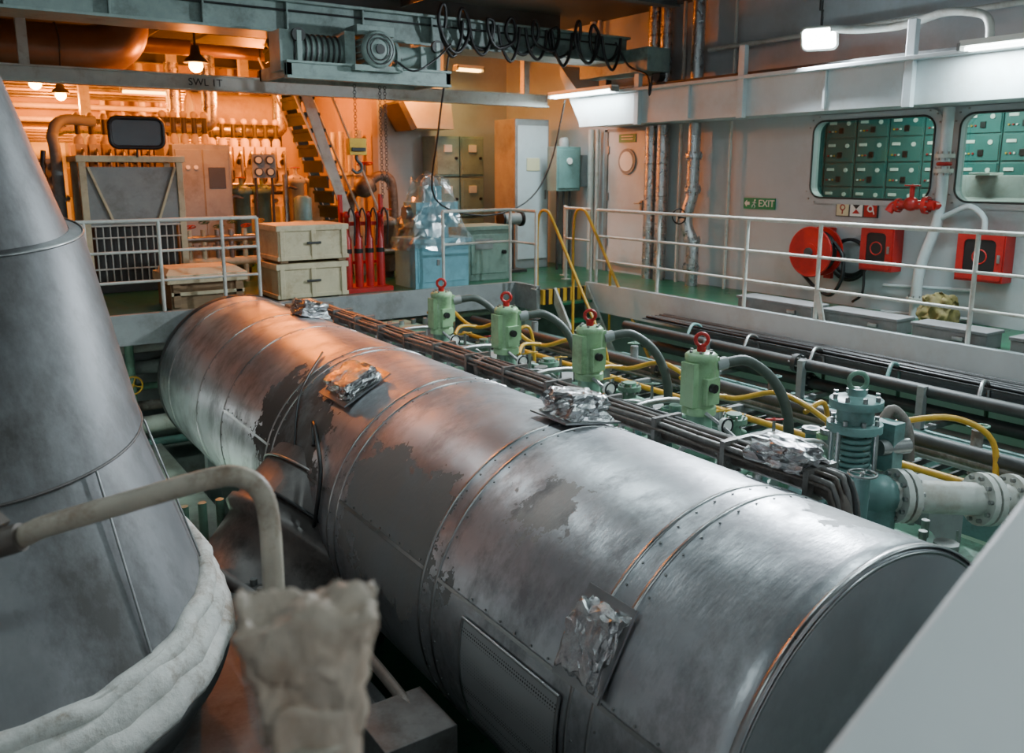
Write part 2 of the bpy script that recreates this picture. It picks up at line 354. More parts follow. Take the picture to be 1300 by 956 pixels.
for y in (3.2,6.0):
    f=B('ceiling_batten_light'); f.box(10.3,10.5,y-.6,y+.6,2.62,2.7,'sign_white'); f.box(10.33,10.47,y-.57,y+.57,2.6,2.62,'tube_white')
    f.kids.append(light('AREA',(10.4,y,2.58),60,(.9,1,.9),.2,(10.4,y,0),1.2)); f.done()
d=B('door_1'); y0,y1=9.50,10.42
d.box(W-.05,W-.002,y0-.07,y0,0,2.17,'grey_paint').box(W-.05,W-.002,y1,y1+.07,0,2.17,'grey_paint').box(W-.05,W-.002,y0-.07,y1+.07,2.13,2.17,'grey_paint')
d.box(W-.035,W-.002,y0+.01,y1-.01,.12,2.13,'beam_white'); d.cyl((W-.06,9.96,1.69),(W-.03,9.96,1.69),.19,'grey_paint',seg=28); d.cyl((W-.07,9.96,1.69),(W-.055,9.96,1.69),.145,'sign_white',seg=28)
d.box(W-.08,W-.03,9.58,9.62,.95,1.12,'steel'); d.cyl((W-.1,9.60,1.08),(W-.1,9.72,1.08),.012,'steel')
for z in (.4,1.1,1.8): d.box(W-.06,W-.02,10.38,10.42,z,z+.12,'steel')
d.box(W-.05,W-.034,9.78,10.16,1.97,2.09,'sign_green')
for z in (2.05,2.01): d.box(W-.055,W-.05,9.84,10.10,z,z+.014,'sign_white')
d.done(.006)
e=B('exit_sign'); e.box(W-.02,W-.001,7.20,7.70,1.07,1.21,'sign_green')
A=[(0,-.02),(.045,-.02),(.045,-.045),(.085,0),(.045,.045),(.045,.02),(0,.02)]
e.ext([(W-.022,7.60+a,1.14+b) for a,b in A],(-.003,0,0),'sign_white')
e.cyl((W-.02,7.515,1.182),(W-.025,7.515,1.182),.012,'sign_white',seg=10)
for p,q in (((7.52,1.168),(7.53,1.13)),((7.53,1.13),(7.555,1.115)),((7.555,1.115),(7.56,1.09)),((7.53,1.13),(7.505,1.105)),((7.505,1.105),(7.52,1.085)),((7.52,1.162),(7.495,1.145)),((7.52,1.162),(7.55,1.15))):
    e.bar((W-.023,*p),(W-.023,*q),.010,.006,'sign_white')
e.kids.append(text('EXIT',(W-.024,7.33,1.14),.125,WALLROT,'sign_white','exit_lettering')); e.done()
e=B('fire_equipment_sign')
e.box(W-.02,W-.001,5.77,6.31,1.03,1.21,'grey_dark')
for k,(mm,m2) in enumerate((('sign_cream','red'),('sign_white','black'),('red','sign_white'))):
    y=6.22-k*.18; e.box(W-.024,W-.02,y-.08,y+.08,1.04,1.20,mm)
    if k==0: e.torus((W-.026,y,1.135),(1,0,0),.03,.007,m2,12,4); e.box(W-.028,W-.024,y-.006,y+.006,1.06,1.10,m2)
    if k==1: e.add([(W-.027,y-.05,1.17),(W-.027,y+.05,1.17),(W-.027,y,1.12)],[(0,1,2)],m2); e.add([(W-.027,y-.05,1.07),(W-.027,y+.05,1.07),(W-.027,y,1.12)],[(0,1,2)],'red')
    if k==2: e.torus((W-.026,y,1.13),(1,0,0),.032,.009,m2,12,4); e.bar((W-.026,y-.03,1.12),(W-.026,y-.05,1.07),.012,.004,m2)
e.done()
b=B('crane_runway_beam'); b.box(8.12,W-.002,-2.9,10.25,2.2,2.24,'beam_white'); b.box(8.10,8.14,-2.9,10.25,2.18,2.62,'beam_white'); b.box(8.0,W-.002,-2.9,10.3,2.60,2.64,'beam_white')
b.box(8.22,8.28,-2.9,10.2,2.64,2.70,'grey_dark')
b.ext([(8.12,10.25,2.2),(8.12,10.25,2.64),(8.12,10.75,3.1),(8.12,10.75,2.95)],(.6,0,0),'beam_white')
for y in (-1.5,.6,2.8,5.0,7.1,8.9): b.box(8.03,8.10,y,y+.09,2.16,2.98,'beam_white')
for y in (1.7,3.9,6.0,8.0): b.box(8.06,8.10,y,y+.03,2.2,2.6,'beam_white')
b.done(.005)
def floodlamp(name,p,tgt,mt,power,col,sx=.3,sz=.2,rim='grey_dark'):
    p=Vector(p); d=(Vector(tgt)-p).normalized(); q=d.to_track_quat('-Z','Y').to_matrix()
    f=B(name)
    def T(pts): return [p+q@Vector(t) for t in pts]
    a,bb=sx/2,sz/2
    O=rr(-a,a,-bb,bb,min(a,bb)*.5,5); n=len(O)
    vs=T([(y,z,0) for y,z in O]+[(y*.7,z*.7,.1) for y,z in O]); fs=[(i,(i+1)%n,(i+1)%n+n,i+n) for i in range(n)]+[tuple(range(n,2*n))]
    f.add(vs,fs,rim)
    f.add(T([(y*.95,z*.93,-.004) for y,z in O]),[tuple(range(n))[::-1]],mt)
    f.tube(T([(y,z,0) for y,z in O+[O[0]]]),.014 if sx<.5 else .028,rim,8,1)
    h=p+q@Vector((0,0,.1)); f.tube([h,h+Vector((0,0,.12)),h+Vector((0,0,.25))] if sx<.5 else [h,h+Vector((0,0,-.15)),h+Vector((0,.02,-.3))],.015,'grey_dark')
    if power: f.kids.append(light('AREA',p+d*.03,power,col,sx*.85,tgt,sz*.8))
    f.done()
floodlamp('floodlight',(8.0,6.07,2.92),(3.2,3.6,.0),'flood_white',470,(.82,.92,1),.36,.24,'rail_white')
def tubelamp(p,q,mt,power,col,drop=.0):
    p=Vector(p);q=Vector(q);d=(q-p); f=B('fluorescent_lamp'); u=Vector((0,0,1))
    f.bar(p+u*.05,q+u*.05,.13,.05,'sign_white'); n=d.normalized(); s=n.cross(u).normalized()
    for k in (-.035,.035): f.cyl(p+n*.04+s*k,q-n*.04+s*k,.018,mt,seg=10)
    for e in (p,q): f.bar(e-n*.01+u*.02,e+n*.02+u*.02,.14,.07,'grey_paint')
    c=(p+q)/2
    if power:
        l=light('AREA',c-u*.03,power,col,.12,None,d.length)
        l.rotation_euler=(0,0,math.atan2(d.y,d.x)-pi/2); f.kids.append(l)
    f.done()
FL=(.76,.95,1)
tubelamp((7.92,9.25,2.62),(7.92,10.7,2.62),'tube_white',50,FL)
tubelamp((7.9,3.2,2.62),(7.9,4.45,2.62),'tube_white',72,FL)
tubelamp((7.9,-.5,2.62),(7.9,.8,2.62),'tube_white',60,FL)
tubelamp((4.6,1.0,3.45),(4.6,2.3,3.45),'tube_white',60,FL)  # unseen tube, added overhead to light the near engine
tubelamp((3.9,5.0,3.45),(3.9,6.3,3.45),'tube_white',48,FL)  # unseen tube, added for cool light on the receiver's top
tubelamp((1.4,6.3,3.45),(1.4,7.3,3.45),'tube_white',26,FL)  # added out of view for soft cool reflections along the receiver
tubelamp((-1.5,2.0,3.45),(-1.5,3.3,3.45),'tube_white',22,FL)  # unseen fill tube added off to the left
tubelamp((.6,-1.9,3.3),(1.9,-1.9,3.3),'tube_white',50,FL)  # fill tube added behind the camera to brighten trunk, post and near receiver
tubelamp((5.9,2.6,-.75),(5.9,3.5,-.75),'tube_white',25,(.6,1,.7))
tubelamp((6.1,5.0,-1.5),(6.1,6.2,-1.5),'tube_white',38,(.5,1,.6))
tubelamp((6.1,8.0,-1.4),(6.1,9.2,-1.4),'tube_white',32,(.5,1,.6))
tubelamp((1.2,7.5,-1.1),(1.2,8.6,-1.1),'tube_white',25,(.55,1,.7))
tubelamp((.3,9.0,-.5),(1.3,9.0,-.5),'tube_white',14,(.7,1,.8))  # tube added to brighten the dark space below the far deck
tubelamp((2.9,16,2.85),(3.7,16,2.85),'tube_warm',20,(1,.45,.1))
tubelamp((7.3,12.45,3.15),(7.8,12.45,3.15),'tube_warm',14,(1,.6,.2))
OR=(1,.21,.008)
def sodium(p,power):
    f=B('sodium_lamp'); x,y,z=p
    f.lathe((x,y,z),(0,0,1),[(.16,0),(.13,.05),(.07,.1),(.05,.22)],'grey_dark',16); f.cyl((x,y,z+.2),(x,y,CE),.015,'grey_dark')
    f.ball((x,y,z-.03),.09,'lamp_orange'); f.kids.append(light('POINT',(x,y,z-.16),power,OR,.12)); f.done()
sodium((3.12,12.0,2.93),210); sodium((1.6,15.5,2.9),230); sodium((4.7,14.2,2.9),440); sodium((4.6,17.9,2.9),420); sodium((2.2,17.6,2.9),400); sodium((6.35,12.2,3.1),150)  # some farther lamps are added to keep the far area bright
# ---------------------------------------------------------------- exhaust gas receiver
RX,RZ,RR=2.77,-.71,.90; Y0,Y1=1.63,9.67
r=B('exhaust_gas_receiver')
prof=[(RR*.97,Y0),(RR,Y0+.012)]
y=Y0+.1
while y<Y1-.1: prof.append((RR,y)); y+=.25
prof+=[(RR,Y1-.06),(RR-.05,Y1)]
r.lathe((RX,0,RZ),(0,1,0),prof,'receiver_sheet',96)
def ring(y,w=.012,h=.006,m='brushed_steel'):
    r.lathe((RX,0,RZ),(0,1,0),[(RR-.002,y-w),(RR+h,y-w*.8),(RR+h,y+w*.8),(RR-.002,y+w)],m,96,False)
def onrec(phi,y,h=0):
    a=radians(phi); return Vector((RX-(RR+h)*sin(a),y,RZ+(RR+h)*cos(a)))
for y in (2.27,2.40,3.50,3.63,4.74,4.86,5.97,6.08,7.22,8.0,9.1):
    ring(y,.009,.005)
    for k in range(26):
        p=onrec(-40+k*7,y-.035); q=onrec(-40+k*7,y-.035,.005); r.cyl(p,q,.006,'steel',seg=6)
ring(Y0+.015,.014,.006)
for ya0,yb0 in ((Y0,2.27),(2.40,3.50),(3.63,4.74),(4.86,5.97),(6.08,7.22)):
    ph=72
    r.add([onrec(ph,ya0,.004),onrec(ph+1.2,ya0,.004),onrec(ph+1.2,yb0,.004),onrec(ph,yb0,.004)],[(0,1,2,3)[::-1]],'brushed_steel')
    k=ya0+.06
    while k<yb0: r.cyl(onrec(ph-1,k),onrec(ph-1,k,.006),.006,'steel',seg=6); k+=.12
vs=[];fs=[]
for i in range(8):
    for yy in (2.45,3.2): vs.append(onrec(77+i*5,yy,.012))
for i in range(7): fs.append((2*i,2*i+1,2*i+3,2*i+2))
r.add(vs,fs,'perf',True)
for yy in (2.45,3.2): r.tube([onrec(77+i*5,yy,.014) for i in range(8)],.008,'brushed_steel',6,1)
r.tube([onrec(77,2.45,.014),onrec(77,3.2,.014)],.008,'brushed_steel',6,1)
r.lathe((RX,Y0,RZ),(0,-1,0),[(RR*.97,0),(RR*.96,.006),(.02,.008)],'end_grey',96,False)
r.torus((RX,Y0+.002,RZ),(0,1,0),RR*.975,.007,'brushed_steel',96,6)
ring(9.55,.05,.01,'grey_dark')
br=Vector((-.76,-.16,-.63)).normalized(); bc=Vector((2.42,5.62,-.90))
r.lathe(bc,br,[(.76,0),(.76,.46),(.79,.46),(.79,.52),(.72,.56),(.68,.92),(.78,.92),(.78,1.0),(.6,1.02)],'branch_brown',48)
r.bolts(bc+br*1.0,br,.72,24,'steel',.015,.03)
r.torus(bc+br*.36,br,.772,.014,'black',48,6); r.torus(bc+br*.12,br,.772,.01,'steel',48,6)
r.done()
def surfR(phi):
    a=radians(phi); n=Vector((-sin(a),0,cos(a))); yv=Vector((0,1,0)); x=yv.cross(n); return Matrix((x,yv,n)).transposed()
for phi,y,sz,pl,sd in ((-8,3.66,(.28,.26,.15),True,1),(28,5.44,(.28,.36,.10),True,2),(-12,7.9,(.26,.30,.14),False,3),(60,2.36,(.27,.22,.08),True,4)):
    Rm=surfR(phi); f=B('foil_wrapped_flange'); c=onrec(phi,y,.010)
    if pl:
        vs=[c+Rm@Vector((a*sz[0]*.70,b*sz[1]*.64,h)) for h in (0,.010) for a,b in ((-1,-1),(1,-1),(1,1),(-1,1))]
        f.add(vs,[(3,2,1,0),(4,5,6,7),(0,1,5,4),(1,2,6,5),(2,3,7,6),(3,0,4,7)],'brushed_steel')
    f.crumple(c+Rm@Vector((0,0,sz[2]*.5)),(sz[0]*1.1,sz[1]*1.1,sz[2]),'foil',Rm,.13,11,sd,.82,.06,.45,3); f.done()
f=B('foil_wrapped_flange'); f.crumple((3.32,2.55,.22),(.2,.36,.12),'foil',None,.14,10,9,.8,.15); f.done()
f=B('flexible_sensor_cable'); f.tube([onrec(60,5.3,.02),onrec(52,5.45,.03),onrec(66,5.05,.03),onrec(85,5.0,.02),onrec(100,5.1,.03),onrec(112,4.9,.02)],.014,'black',6)
f.tube([onrec(20,6.3,.02),onrec(45,5.9,.03),onrec(70,5.5,.02),onrec(80,5.3,.03)],.009,'black',6); f.done()
# ---------------------------------------------------------------- pipe bundle along receiver
p=B('pipe_bundle')
YB=2.3
p.cyl((3.34,YB,.10),(3.34,8.6,.10),.05,'rust_pipe',seg=14)
mm=['bundle_grey','rust_pipe','bundle_grey','grey_dark','bundle_grey','rust_pipe']
for i,(dx,dz,rr_) in enumerate(((-.075,.06,.014),(-.04,.075,.010),(0,.08,.017),(.045,.07,.012),(.075,.045,.010),(-.09,.03,.010))):
    q=[(3.34+dx+random.uniform(-.008,.008),y,.10+dz+random.uniform(-.006,.008)) for y in [YB+.39*k for k in range(17)]]
    q=[(3.38+dx,YB-.09,-.5+dz),(3.37+dx,YB-.08,-.08+dz),(3.35+dx,YB-.05,.07+dz)]+q
    p.tube(q,rr_,mm[i],6,3)
p.tube([(3.34,YB+.05,.1),(3.34,YB-.03,.07),(3.36,YB-.06,-.1),(3.38,YB-.06,-.6)],.05,'rust_pipe',12)
for k in range(13):
    y=2.36+k*.51; p.box(3.24,3.45,y,y+.03,.03,.195,'bundle_grey')
for y in (2.9,5.3,7.6): p.flange((3.34,y,.10),(0,1,0),.095,.04,'rust_pipe')
p.tube([(3.34,8.6,.1),(3.34,8.85,.08),(3.36,8.95,-.2),(3.36,8.95,-.8)],.05,'rust_pipe',12)
p.box(3.0,3.3,8.35,8.7,.15,.19,'steel'); p.box(3.05,3.25,8.42,8.62,.19,.24,'lagging')
p.done()
# ---------------------------------------------------------------- engine top
e=B('main_engine_block')
e.box(3.75,5.15,1.3,9.3,-3.1,-.75,'engine_green')
e.box(3.70,5.2,1.25,9.35,-.80,-.72,'engine_green')
YA=[7.5,6.32,5.14,3.96,2.78]
for y in YA+[1.6]:
    e.cyl((4.35,y,-.75),(4.35,y,-.52),.40,'engine_green',seg=28); e.bolts((4.35,y,-.52),(0,0,1),.34,12,'steel',.025,.10)
    e.box(3.72,4.0,y-.16,y+.16,-.75,-.35,'engine_green'); e.flange((3.72,y,-.52),(1,0,0),.19,.05,'grey_paint')
    e.box(4.7,5.1,y-.2,y+.1,-.72,-.35,'grey_paint'); e.cyl((4.9,y+.3,-.75),(4.9,y+.3,-.25),.06,'engine_green')
    e.flange((4.9,y+.3,-.3),(0,0,1),.1,.04,'engine_green')
for y in [1.4+k*.3 for k in range(27)]: e.cyl((5.05,y,-.72),(5.05,y,-.62),.03,'steel',seg=6)
e.box(3.9,5.0,8.3,9.2,-.72,-.3,'grey_dark'); e.box(4.0,4.5,8.4,8.9,-.3,-.15,'engine_green')
for k in range(6): e.cyl((4.0+k*.15,8.6,-.3),(4.0+k*.15,8.6,-.1),.03,'steel',seg=8)
e.done(.008)
for i,y in enumerate(YA):
    if y==2.78: continue
    v=B('exhaust_valve_actuator'); x=4.2
    v.lathe((x,y,-.52),(0,0,1),[(.20,0),(.20,.03),(.13,.05),(.12,.18),(.17,.19),(.17,.25),(.10,.27),(.085,.46)],'engine_green',24)
    v.bolts((x,y,-.27),(0,0,1),.145,8,'steel',.016,.04)
    v.lathe((x,y,-.06),(0,0,1),[(.115,0),(.115,.05),(.1,.06),(.1,.36),(.108,.37),(.108,.405),(.09,.42),(.03,.425)],'act_green',24)
    v.box(x-.125,x-.07,y-.06,y+.06,.0,.30,'act_green'); v.box(x+.07,x+.13,y-.05,y+.07,.05,.32,'act_green')
    v.box(x-.06,x+.06,y-.125,y-.08,.02,.2,'act_green'); v.cyl((x-.02,y-.12,.14),(x-.02,y-.16,.14),.03,'black',seg=10)
    v.cyl((x,y,.36),(x,y,.40),.03,'red',seg=10); v.torus((x,y,.445),(.6,.8,0),.042,.013,'red',18,8)
    v.bolts((x,y,.345),(0,0,1),.075,6,'steel',.012,.03)
    v.cyl((x+.12,y-.02,.26),(x+.2,y-.04,.27),.045,'grey_paint',seg=10)
    v.tube([(x+.2,y-.04,.27),(x+.36,y-.10,.27),(x+.52,y-.2,.12),(x+.58,y-.28,-.12),(x+.58,y-.3,-.45)],.036,'rubber',10,6)
    v.tube([(x-.05,y-.11,-.03),(x-.0,y-.25,-.12),(x+.05,y-.35,-.2),(x+.2,y-.4,-.3)],.014,'steel',6)
    v.tube([(x+.1,y+.1,-.03),(x+.25,y+.2,.0),(x+.3,y+.3,-.15),(x+.3,y+.35,-.5)],.014,'steel',6)
    v.cyl((x+.02,y-.2,-.1),(x+.02,y-.24,-.1),.05,'sign_white',seg=14); v.torus((x+.02,y-.24,-.1),(0,1,0),.05,.008,'black',14,6)
    v.wheel((x+.33,y+.1,-.12),(0,.3,1),.07,'yellow')
    v.cyl((x+.33,y+.1,-.4),(x+.33,y+.1,-.12),.015,'steel'); v.flange((x+.33,y+.1,-.35),(0,0,1),.07,.05,'engine_green')
    v.done(.004)
v=B('starting_air_valve'); x,y=4.2,2.78
v.lathe((x,y,-.5),(0,0,1),[(.22,0),(.22,.06),(.15,.08),(.14,.28),(.19,.30),(.19,.36),(.12,.37),(.12,.41)],'teal',28)
for k in range(5): v.torus((x,y,-.07+k*.035),(0,0,1),.085,.015,'teal',22,6)
v.cyl((x,y,-.1),(x,y,.14),.06,'teal')
v.lathe((x,y,.12),(0,0,1),[(.15,0),(.15,.045),(.1,.05),(.1,.13),(.145,.135),(.145,.18),(.1,.185),(.05,.2),(.045,.24)],'teal',28)
v.bolts((x,y,.165),(0,0,1),.125,8,'steel',.014,.03); v.bolts((x,y,.3),(0,0,1),.12,8,'steel',.014,.03)
v.torus((x,y,.40),(.6,.8,0),.05,.014,'engine_green',18,8)
for a in (0,1.57,3.14,4.71): v.cyl((x+.14*cos(a),y+.14*sin(a),-.14),(x+.14*cos(a),y+.14*sin(a),.13),.013,'steel',seg=8)
v.box(x+.14,x+.24,y-.16,y-.02,-.12,.16,'teal'); v.cyl((x+.1,y-.1,.02),(x+.28,y-.16,.02),.045,'steel')
v.cyl((x-.17,y,-.2),(x-.42,y+.05,-.2),.06,'teal'); v.flange((x-.3,y+.03,-.2),(1,0,0),.1,.04,'teal')
P0=Vector((x-.02,y-.20,-.20)); D=Vector((.90,-.42,-.10)).normalized()
v.cyl(P0,P0+D*.98,.092,'rail_white',seg=24)
for t in (.10,.15,.62,.67,.82): v.flange(P0+D*t,D,.15,.035,'rail_white',n=10)
v.ball(P0,.115,'teal'); v.cyl(P0,(x,y,-.24),.1,'teal'); v.cyl(P0,P0+Vector((0,0,-.3)),.09,'teal')
v.tube([(x+.24,y-.02,.14),(x+.30,y-.04,.2),(x+.36,y-.1,.1),(x+.38,y-.12,-.1)],.03,'rust_pipe',8)
v.cyl((x-.35,y-.3,-.4),(x-.35,y-.3,.0),.04,'teal'); v.wheel((x-.35,y-.3,.02),(0,0,1),.07,'steel')
v.done(.004)
p=B('yellow_fuel_pipe')
pts=[]
for y in [8.9-k*.295 for k in range(27)]:
    k=round((8.9-y)/.295)
    pts.append((4.80+(.06 if k%4==1 else 0),y,-.10+(.10 if k%4 in(1,2) else 0)))
p.tube([q for q in pts if q[1]>2.9],.020,'yellow',8,4)
p.tube([(5.35,y,-.42+.0*y) for y in (9.0,6,3,1.5)],.028,'yellow',8,1)
for y in YA[:-1]:
    p.tube([(4.8,y-.4,-.06),(4.98,y-.42,-.02),(5.05,y-.42,-.3),(5.05,y-.42,-.7)],.018,'yellow',8)
    p.tube([(4.42,y+.12,-.12),(4.6,y+.3,-.08),(4.8,y+.3,-.1)],.018,'yellow',8)
p.tube([(4.8,3.1,-.1),(4.95,2.95,.0),(5.3,2.8,.0),(5.5,2.65,-.15),(5.5,2.6,-.5)],.02,'yellow',8)
p.done()
for i,y in enumerate(YA):
    v=B('fuel_valve_cluster')
    for k in range(11):
        a=random.uniform(3.75,5.0); b=y-.5+random.uniform(-.15,.22); h=random.uniform(-.38,-.10)
        if i==4: h-=.22
        v.cyl((a,b,-.72),(a,b,h),random.uniform(.02,.045),random.choice(['engine_green','teal','steel','grey_paint']),seg=10)
        v.cyl((a,b,h-.03),(a,b,h),random.uniform(.04,.07),random.choice(['engine_green','act_green','steel']),seg=8)
    v.tube([(3.75,y+.3,-.4),(3.8,y+.3,-.1),(4.1,y+.35,-.05),(4.5,y+.38,-.15),(4.7,y+.4,-.6)],.022,'steel',8)
    if i<4:
        v.tube([(3.7,y-.25,-.4),(3.75,y-.3,-.15),(4.0,y-.4,-.12),(4.4,y-.45,-.3)],.018,'grey_paint',8)
        v.tube([(3.72,y-.6,-.2),(3.9,y-.62,-.08),(4.2,y-.66,-.12),(4.5,y-.6,-.4)],.014,'steel',6)
        v.wheel((4.55,y-.35,-.08),(.1,.2,1),.055,['red','yellow','engine_green'][i%3])
        v.cyl((4.55,y-.35,-.3),(4.55,y-.35,-.08),.012,'steel',seg=6)
    v.tube([(3.66,y+.45,-.3),(3.9,y+.5,-.2),(4.3,y+.55,-.25),(4.7,y+.5,-.3),(5.2,y+.45,-.5)],.03,'engine_green',8)
    v.done()
# ---------------------------------------------------------------- service gallery between engine and walkway
g=B('service_gallery')
g.box(5.25,5.32,-2,9.6,-.72,-.55,'teal'); g.box(6.55,6.62,-2,9.6,-.72,-.55,'teal')
for k in range(75): g.box(5.32,6.55,-1.4+k*.145,-1.4+k*.145+.02,-.62,-.58,'grey_dark')
for k in range(9): g.box(5.32,6.55,-1.8+k*1.3,-1.7+k*1.3,-.74,-.62,'teal')
g.done()
g=B('pipe_rack')
spec=[(5.55,-.28,.05,'grey_dark'),(5.72,-.40,.035,'rust_pipe'),(6.75,-.25,.055,'grey_dark'),(6.92,-.30,.04,'rust_pipe'),(7.06,-.5,.06,'grey_dark'),(7.2,-.52,.035,'rust_pipe'),(7.2,-.72,.05,'grey_paint'),(6.72,-.62,.05,'teal'),(6.9,-.85,.07,'grey_dark'),(7.3,-1.0,.08,'grey_paint'),(5.9,-.5,.03,'grey_paint'),(6.1,-.46,.03,'rust_pipe')]
for x,z,rad,mm in spec:
    ye=9.1 if x<6.65 else 7.6
    g.cyl((x,-1.5,z),(x,ye,z),rad,mm,seg=12)
    for k in range(3): g.flange((x,.5+k*2.3+(x*.3)%1,z),(0,1,0),rad*1.6,.05,mm,n=6)
for k in range(6):
    y=.2+k*1.2; g.box(6.62,7.42,y,y+.06,-.60,-.56,'grey_paint'); g.box(6.66,6.72,y,y+.06,-1.3,-.2,'grey_paint'); g.box(5.5,6.2,y,y+.05,-.58,-.50,'grey_paint')
for k in range(8): g.tube([(6.75,1+k*.8,-.25),(6.9,1.05+k*.8,-.12),(7.1,1.1+k*.8,-.2),(7.2,1.15+k*.8,-.5)],.018,random.choice(['steel','rust_pipe','teal']),6)
for k in range(9):
    y=1.2+k*.9; g.cyl((6.0,y,-.58),(6.0,y,-.25),.04,random.choice(['teal','grey_paint','rust_pipe'])); g.wheel((6.0,y,-.22),(0,.1,1),.07,random.choice(['teal','engine_green','grey_dark']))
g.done()
g=B('cable_tray')
g.box(7.02,7.4,0,7.6,-.20,-.19,'grey_dark')
for k in range(5): g.tube([(7.06+k*.07,0+j*1.08,-.175+random.uniform(-.006,.01)) for j in range(8)],.018,random.choice(['black','grey_dark','grey_dark']),6,3)
g.done()
for k,(a,b) in enumerate(((5.62,6.62),(4.65,5.48),(3.80,4.5),(2.9,3.6),(1.7,2.5))):
    s=B('storage_tray'); s.box(7.58,7.84,a,b,.0,.15,'tray_grey'); s.box(7.56,7.86,a-.01,b+.01,.13,.16,'tray_grey'); s.box(7.55,7.58,a+.2,a+.3,.05,.09,'steel'); s.done(.006)
# ---------------------------------------------------------------- guard rails
def rail(name,pts,h=1.03,mid=(.55,),r=.021,skip=(),m='rail_white',posts=True):
    g=B(name)
    P=[Vector(p) for p in pts]
    for hh in (h,)+tuple(mid):
        g.tube([p+Vector((0,0,hh)) for p in P],r if hh==h else r*.75,m,8,1)
    if posts:
        for i,p in enumerate(P):
            if i in skip: continue
            g.cyl(p,p+Vector((0,0,h)),r,m,seg=8); g.box(p.x-.05,p.x+.05,p.y-.05,p.y+.05,p.z,p.z+.012,m)
    return g
rail('guard_rail',[(7.53,y,0) for y in (9.1,7.9,6.49,5.54,3.94,2.4,.8,-.8)],mid=(.68,.35)).bar((7.53,5.54,.35),(7.46,5.3,-.3),.05,.03,'rail_white').done()
rail('guard_rail',[(x,9.86,0) for x in (.2,1.32,2.05,2.72,3.12)],mid=(.7,.38)).done()
rail('guard_rail',[(5.56,9.86,0),(6.62,9.86,0),(6.62,9.25,0)],mid=(.6,)).done()
rail('guard_rail',[(7.55,9.25,0),(7.62,9.9,0),(7.9,10.3,0)],mid=(.6,)).done()
l=B('access_ladder')
for x in (6.85,7.4): l.bar((x,9.18,-.02),(x,7.75,-2.0),.03,.14,'rail_white')
for k in range(9): l.box(6.86,7.39,9.08-k*.165-.09,9.08-k*.165+.09,-.2-k*.225,-.17-k*.225,'green_deck')
for x in (6.82,7.44):
    l.tube([(x,9.5,.0),(x,9.5,.7),(x,9.45,.98),(x,9.3,1.03),(x,9.15,.9),(x,8.6,.15),(x,7.9,-.8)],.020,'yellow',8,5)
    l.cyl((x,8.7,-.65),(x,8.7,.25),.018,'yellow')
l.done()
# ---------------------------------------------------------------- right wall pipework
p=B('insulated_riser_pipe')
for y in (9.34,9.10):
    p.cyl((8.7,y,0),(8.7,y,2.18),.085,'lagging',seg=16); p.cyl((8.7,y,2.66),(8.7,y,CE),.085,'lagging',seg=16)
    for z in (.3,.75,1.2,1.65,2.05,3.0,3.4): p.torus((8.7,y,z),(0,0,1),.086,.007,'brushed_steel',16,5)
p.done()
p=B('insulated_riser_pipe')
p.tube([(8.65,8.45,2.18),(8.65,8.45,1.5),(8.65,8.45,1.25),(8.62,8.5,1.0),(8.62,8.5,.8),(8.65,8.42,.6),(8.65,8.4,.3),(8.65,8.4,0)],.085,'lagging',14,5)
p.cyl((8.65,8.45,2.66),(8.65,8.45,CE),.085,'lagging',seg=16)
for z in (1.3,.62,.25,1.75): p.flange((8.65,8.45 if z>1 else 8.42,z),(0,0,1),.12,.05,'lagging')
p.cyl((8.62,8.5,.95),(8.40,8.42,.95),.03,'grey_dark'); p.wheel((8.38,8.41,.95),(1,.3,0),.10,'black'); p.done()
p=B('service_pipe')
for y,rr_ in ((10.75,.05),(10.6,.03),(8.8,.025),(7.9,.02)): p.cyl((8.75,y,0),(8.75,y,2.18),rr_,'rail_white'); p.cyl((8.75,y,2.66),(8.75,y,CE),rr_,'rail_white')
p.done()
p=B('fire_main_pipe')
p.tube([(8.7,4.98,2.18),(8.7,4.98,1.6),(8.7,4.98,1.25),(8.7,5.0,1.0),(8.7,5.12,.6),(8.7,5.15,.35),(8.7,5.15,0)],.055,'beam_white',14,6)
for z,yy in ((1.55,4.98),(1.7,4.98),(.2,5.15)): p.flange((8.7,yy,z),(0,0,1),.095,.04,'rail_white')
p.torus((8.7,4.98,1.62),(0,0,1),.058,.02,'red',16,8)
p.tube([(8.7,5.0,1.05),(8.68,4.85,1.12),(8.66,4.65,1.2),(8.66,4.5,1.1),(8.66,4.48,.97)],.028,'beam_white',10)
for z in (.45,.15): p.tube([(8.79,5.6,z-.15),(8.79,5.55,z-.15),(8.78,4.6,z-.1)],.018,'beam_white',8,1)
for z in (.9,.75,.6): p.tube([(8.8,4.1,z),(8.75,3.9,z),(8.75,2.5,z)],.03,'beam_white',8,1)
p.done()
for y,z in ((5.15,1.22),):
    v=B('fire_hydrant_valve')
    v.cyl((8.6,4.98,z-.02),(8.6,5.2,z-.02),.05,'red'); v.flange((8.6,5.07,z-.02),(0,1,0),.09,.04,'red'); v.ball((8.6,5.24,z-.01),.075,'red',sc=(1,1.1,1.0))
    v.cyl((8.6,5.24,z),(8.6,5.24,z+.17),.025,'red'); v.wheel((8.6,5.24,z+.18),(0,0,1),.075,'red'); v.tube([(8.6,5.3,z-.02),(8.58,5.42,z-.03),(8.55,5.46,z-.1)],.045,'red',10); v.flange((8.6,5.38,z-.03),(0,1,0),.075,.03,'red')
    v.cyl((8.6,5.0,z-.02),(8.7,4.98,z-.02),.045,'red'); v.done()
v=B('fire_hose_reel')
v.cyl((8.42,6.33,.63),(8.45,6.33,.63),.285,'red',seg=36); v.torus((8.43,6.33,.63),(1,0,0),.28,.014,'red',36,6); v.cyl((8.62,6.33,.63),(8.65,6.33,.63),.285,'red',seg=36)
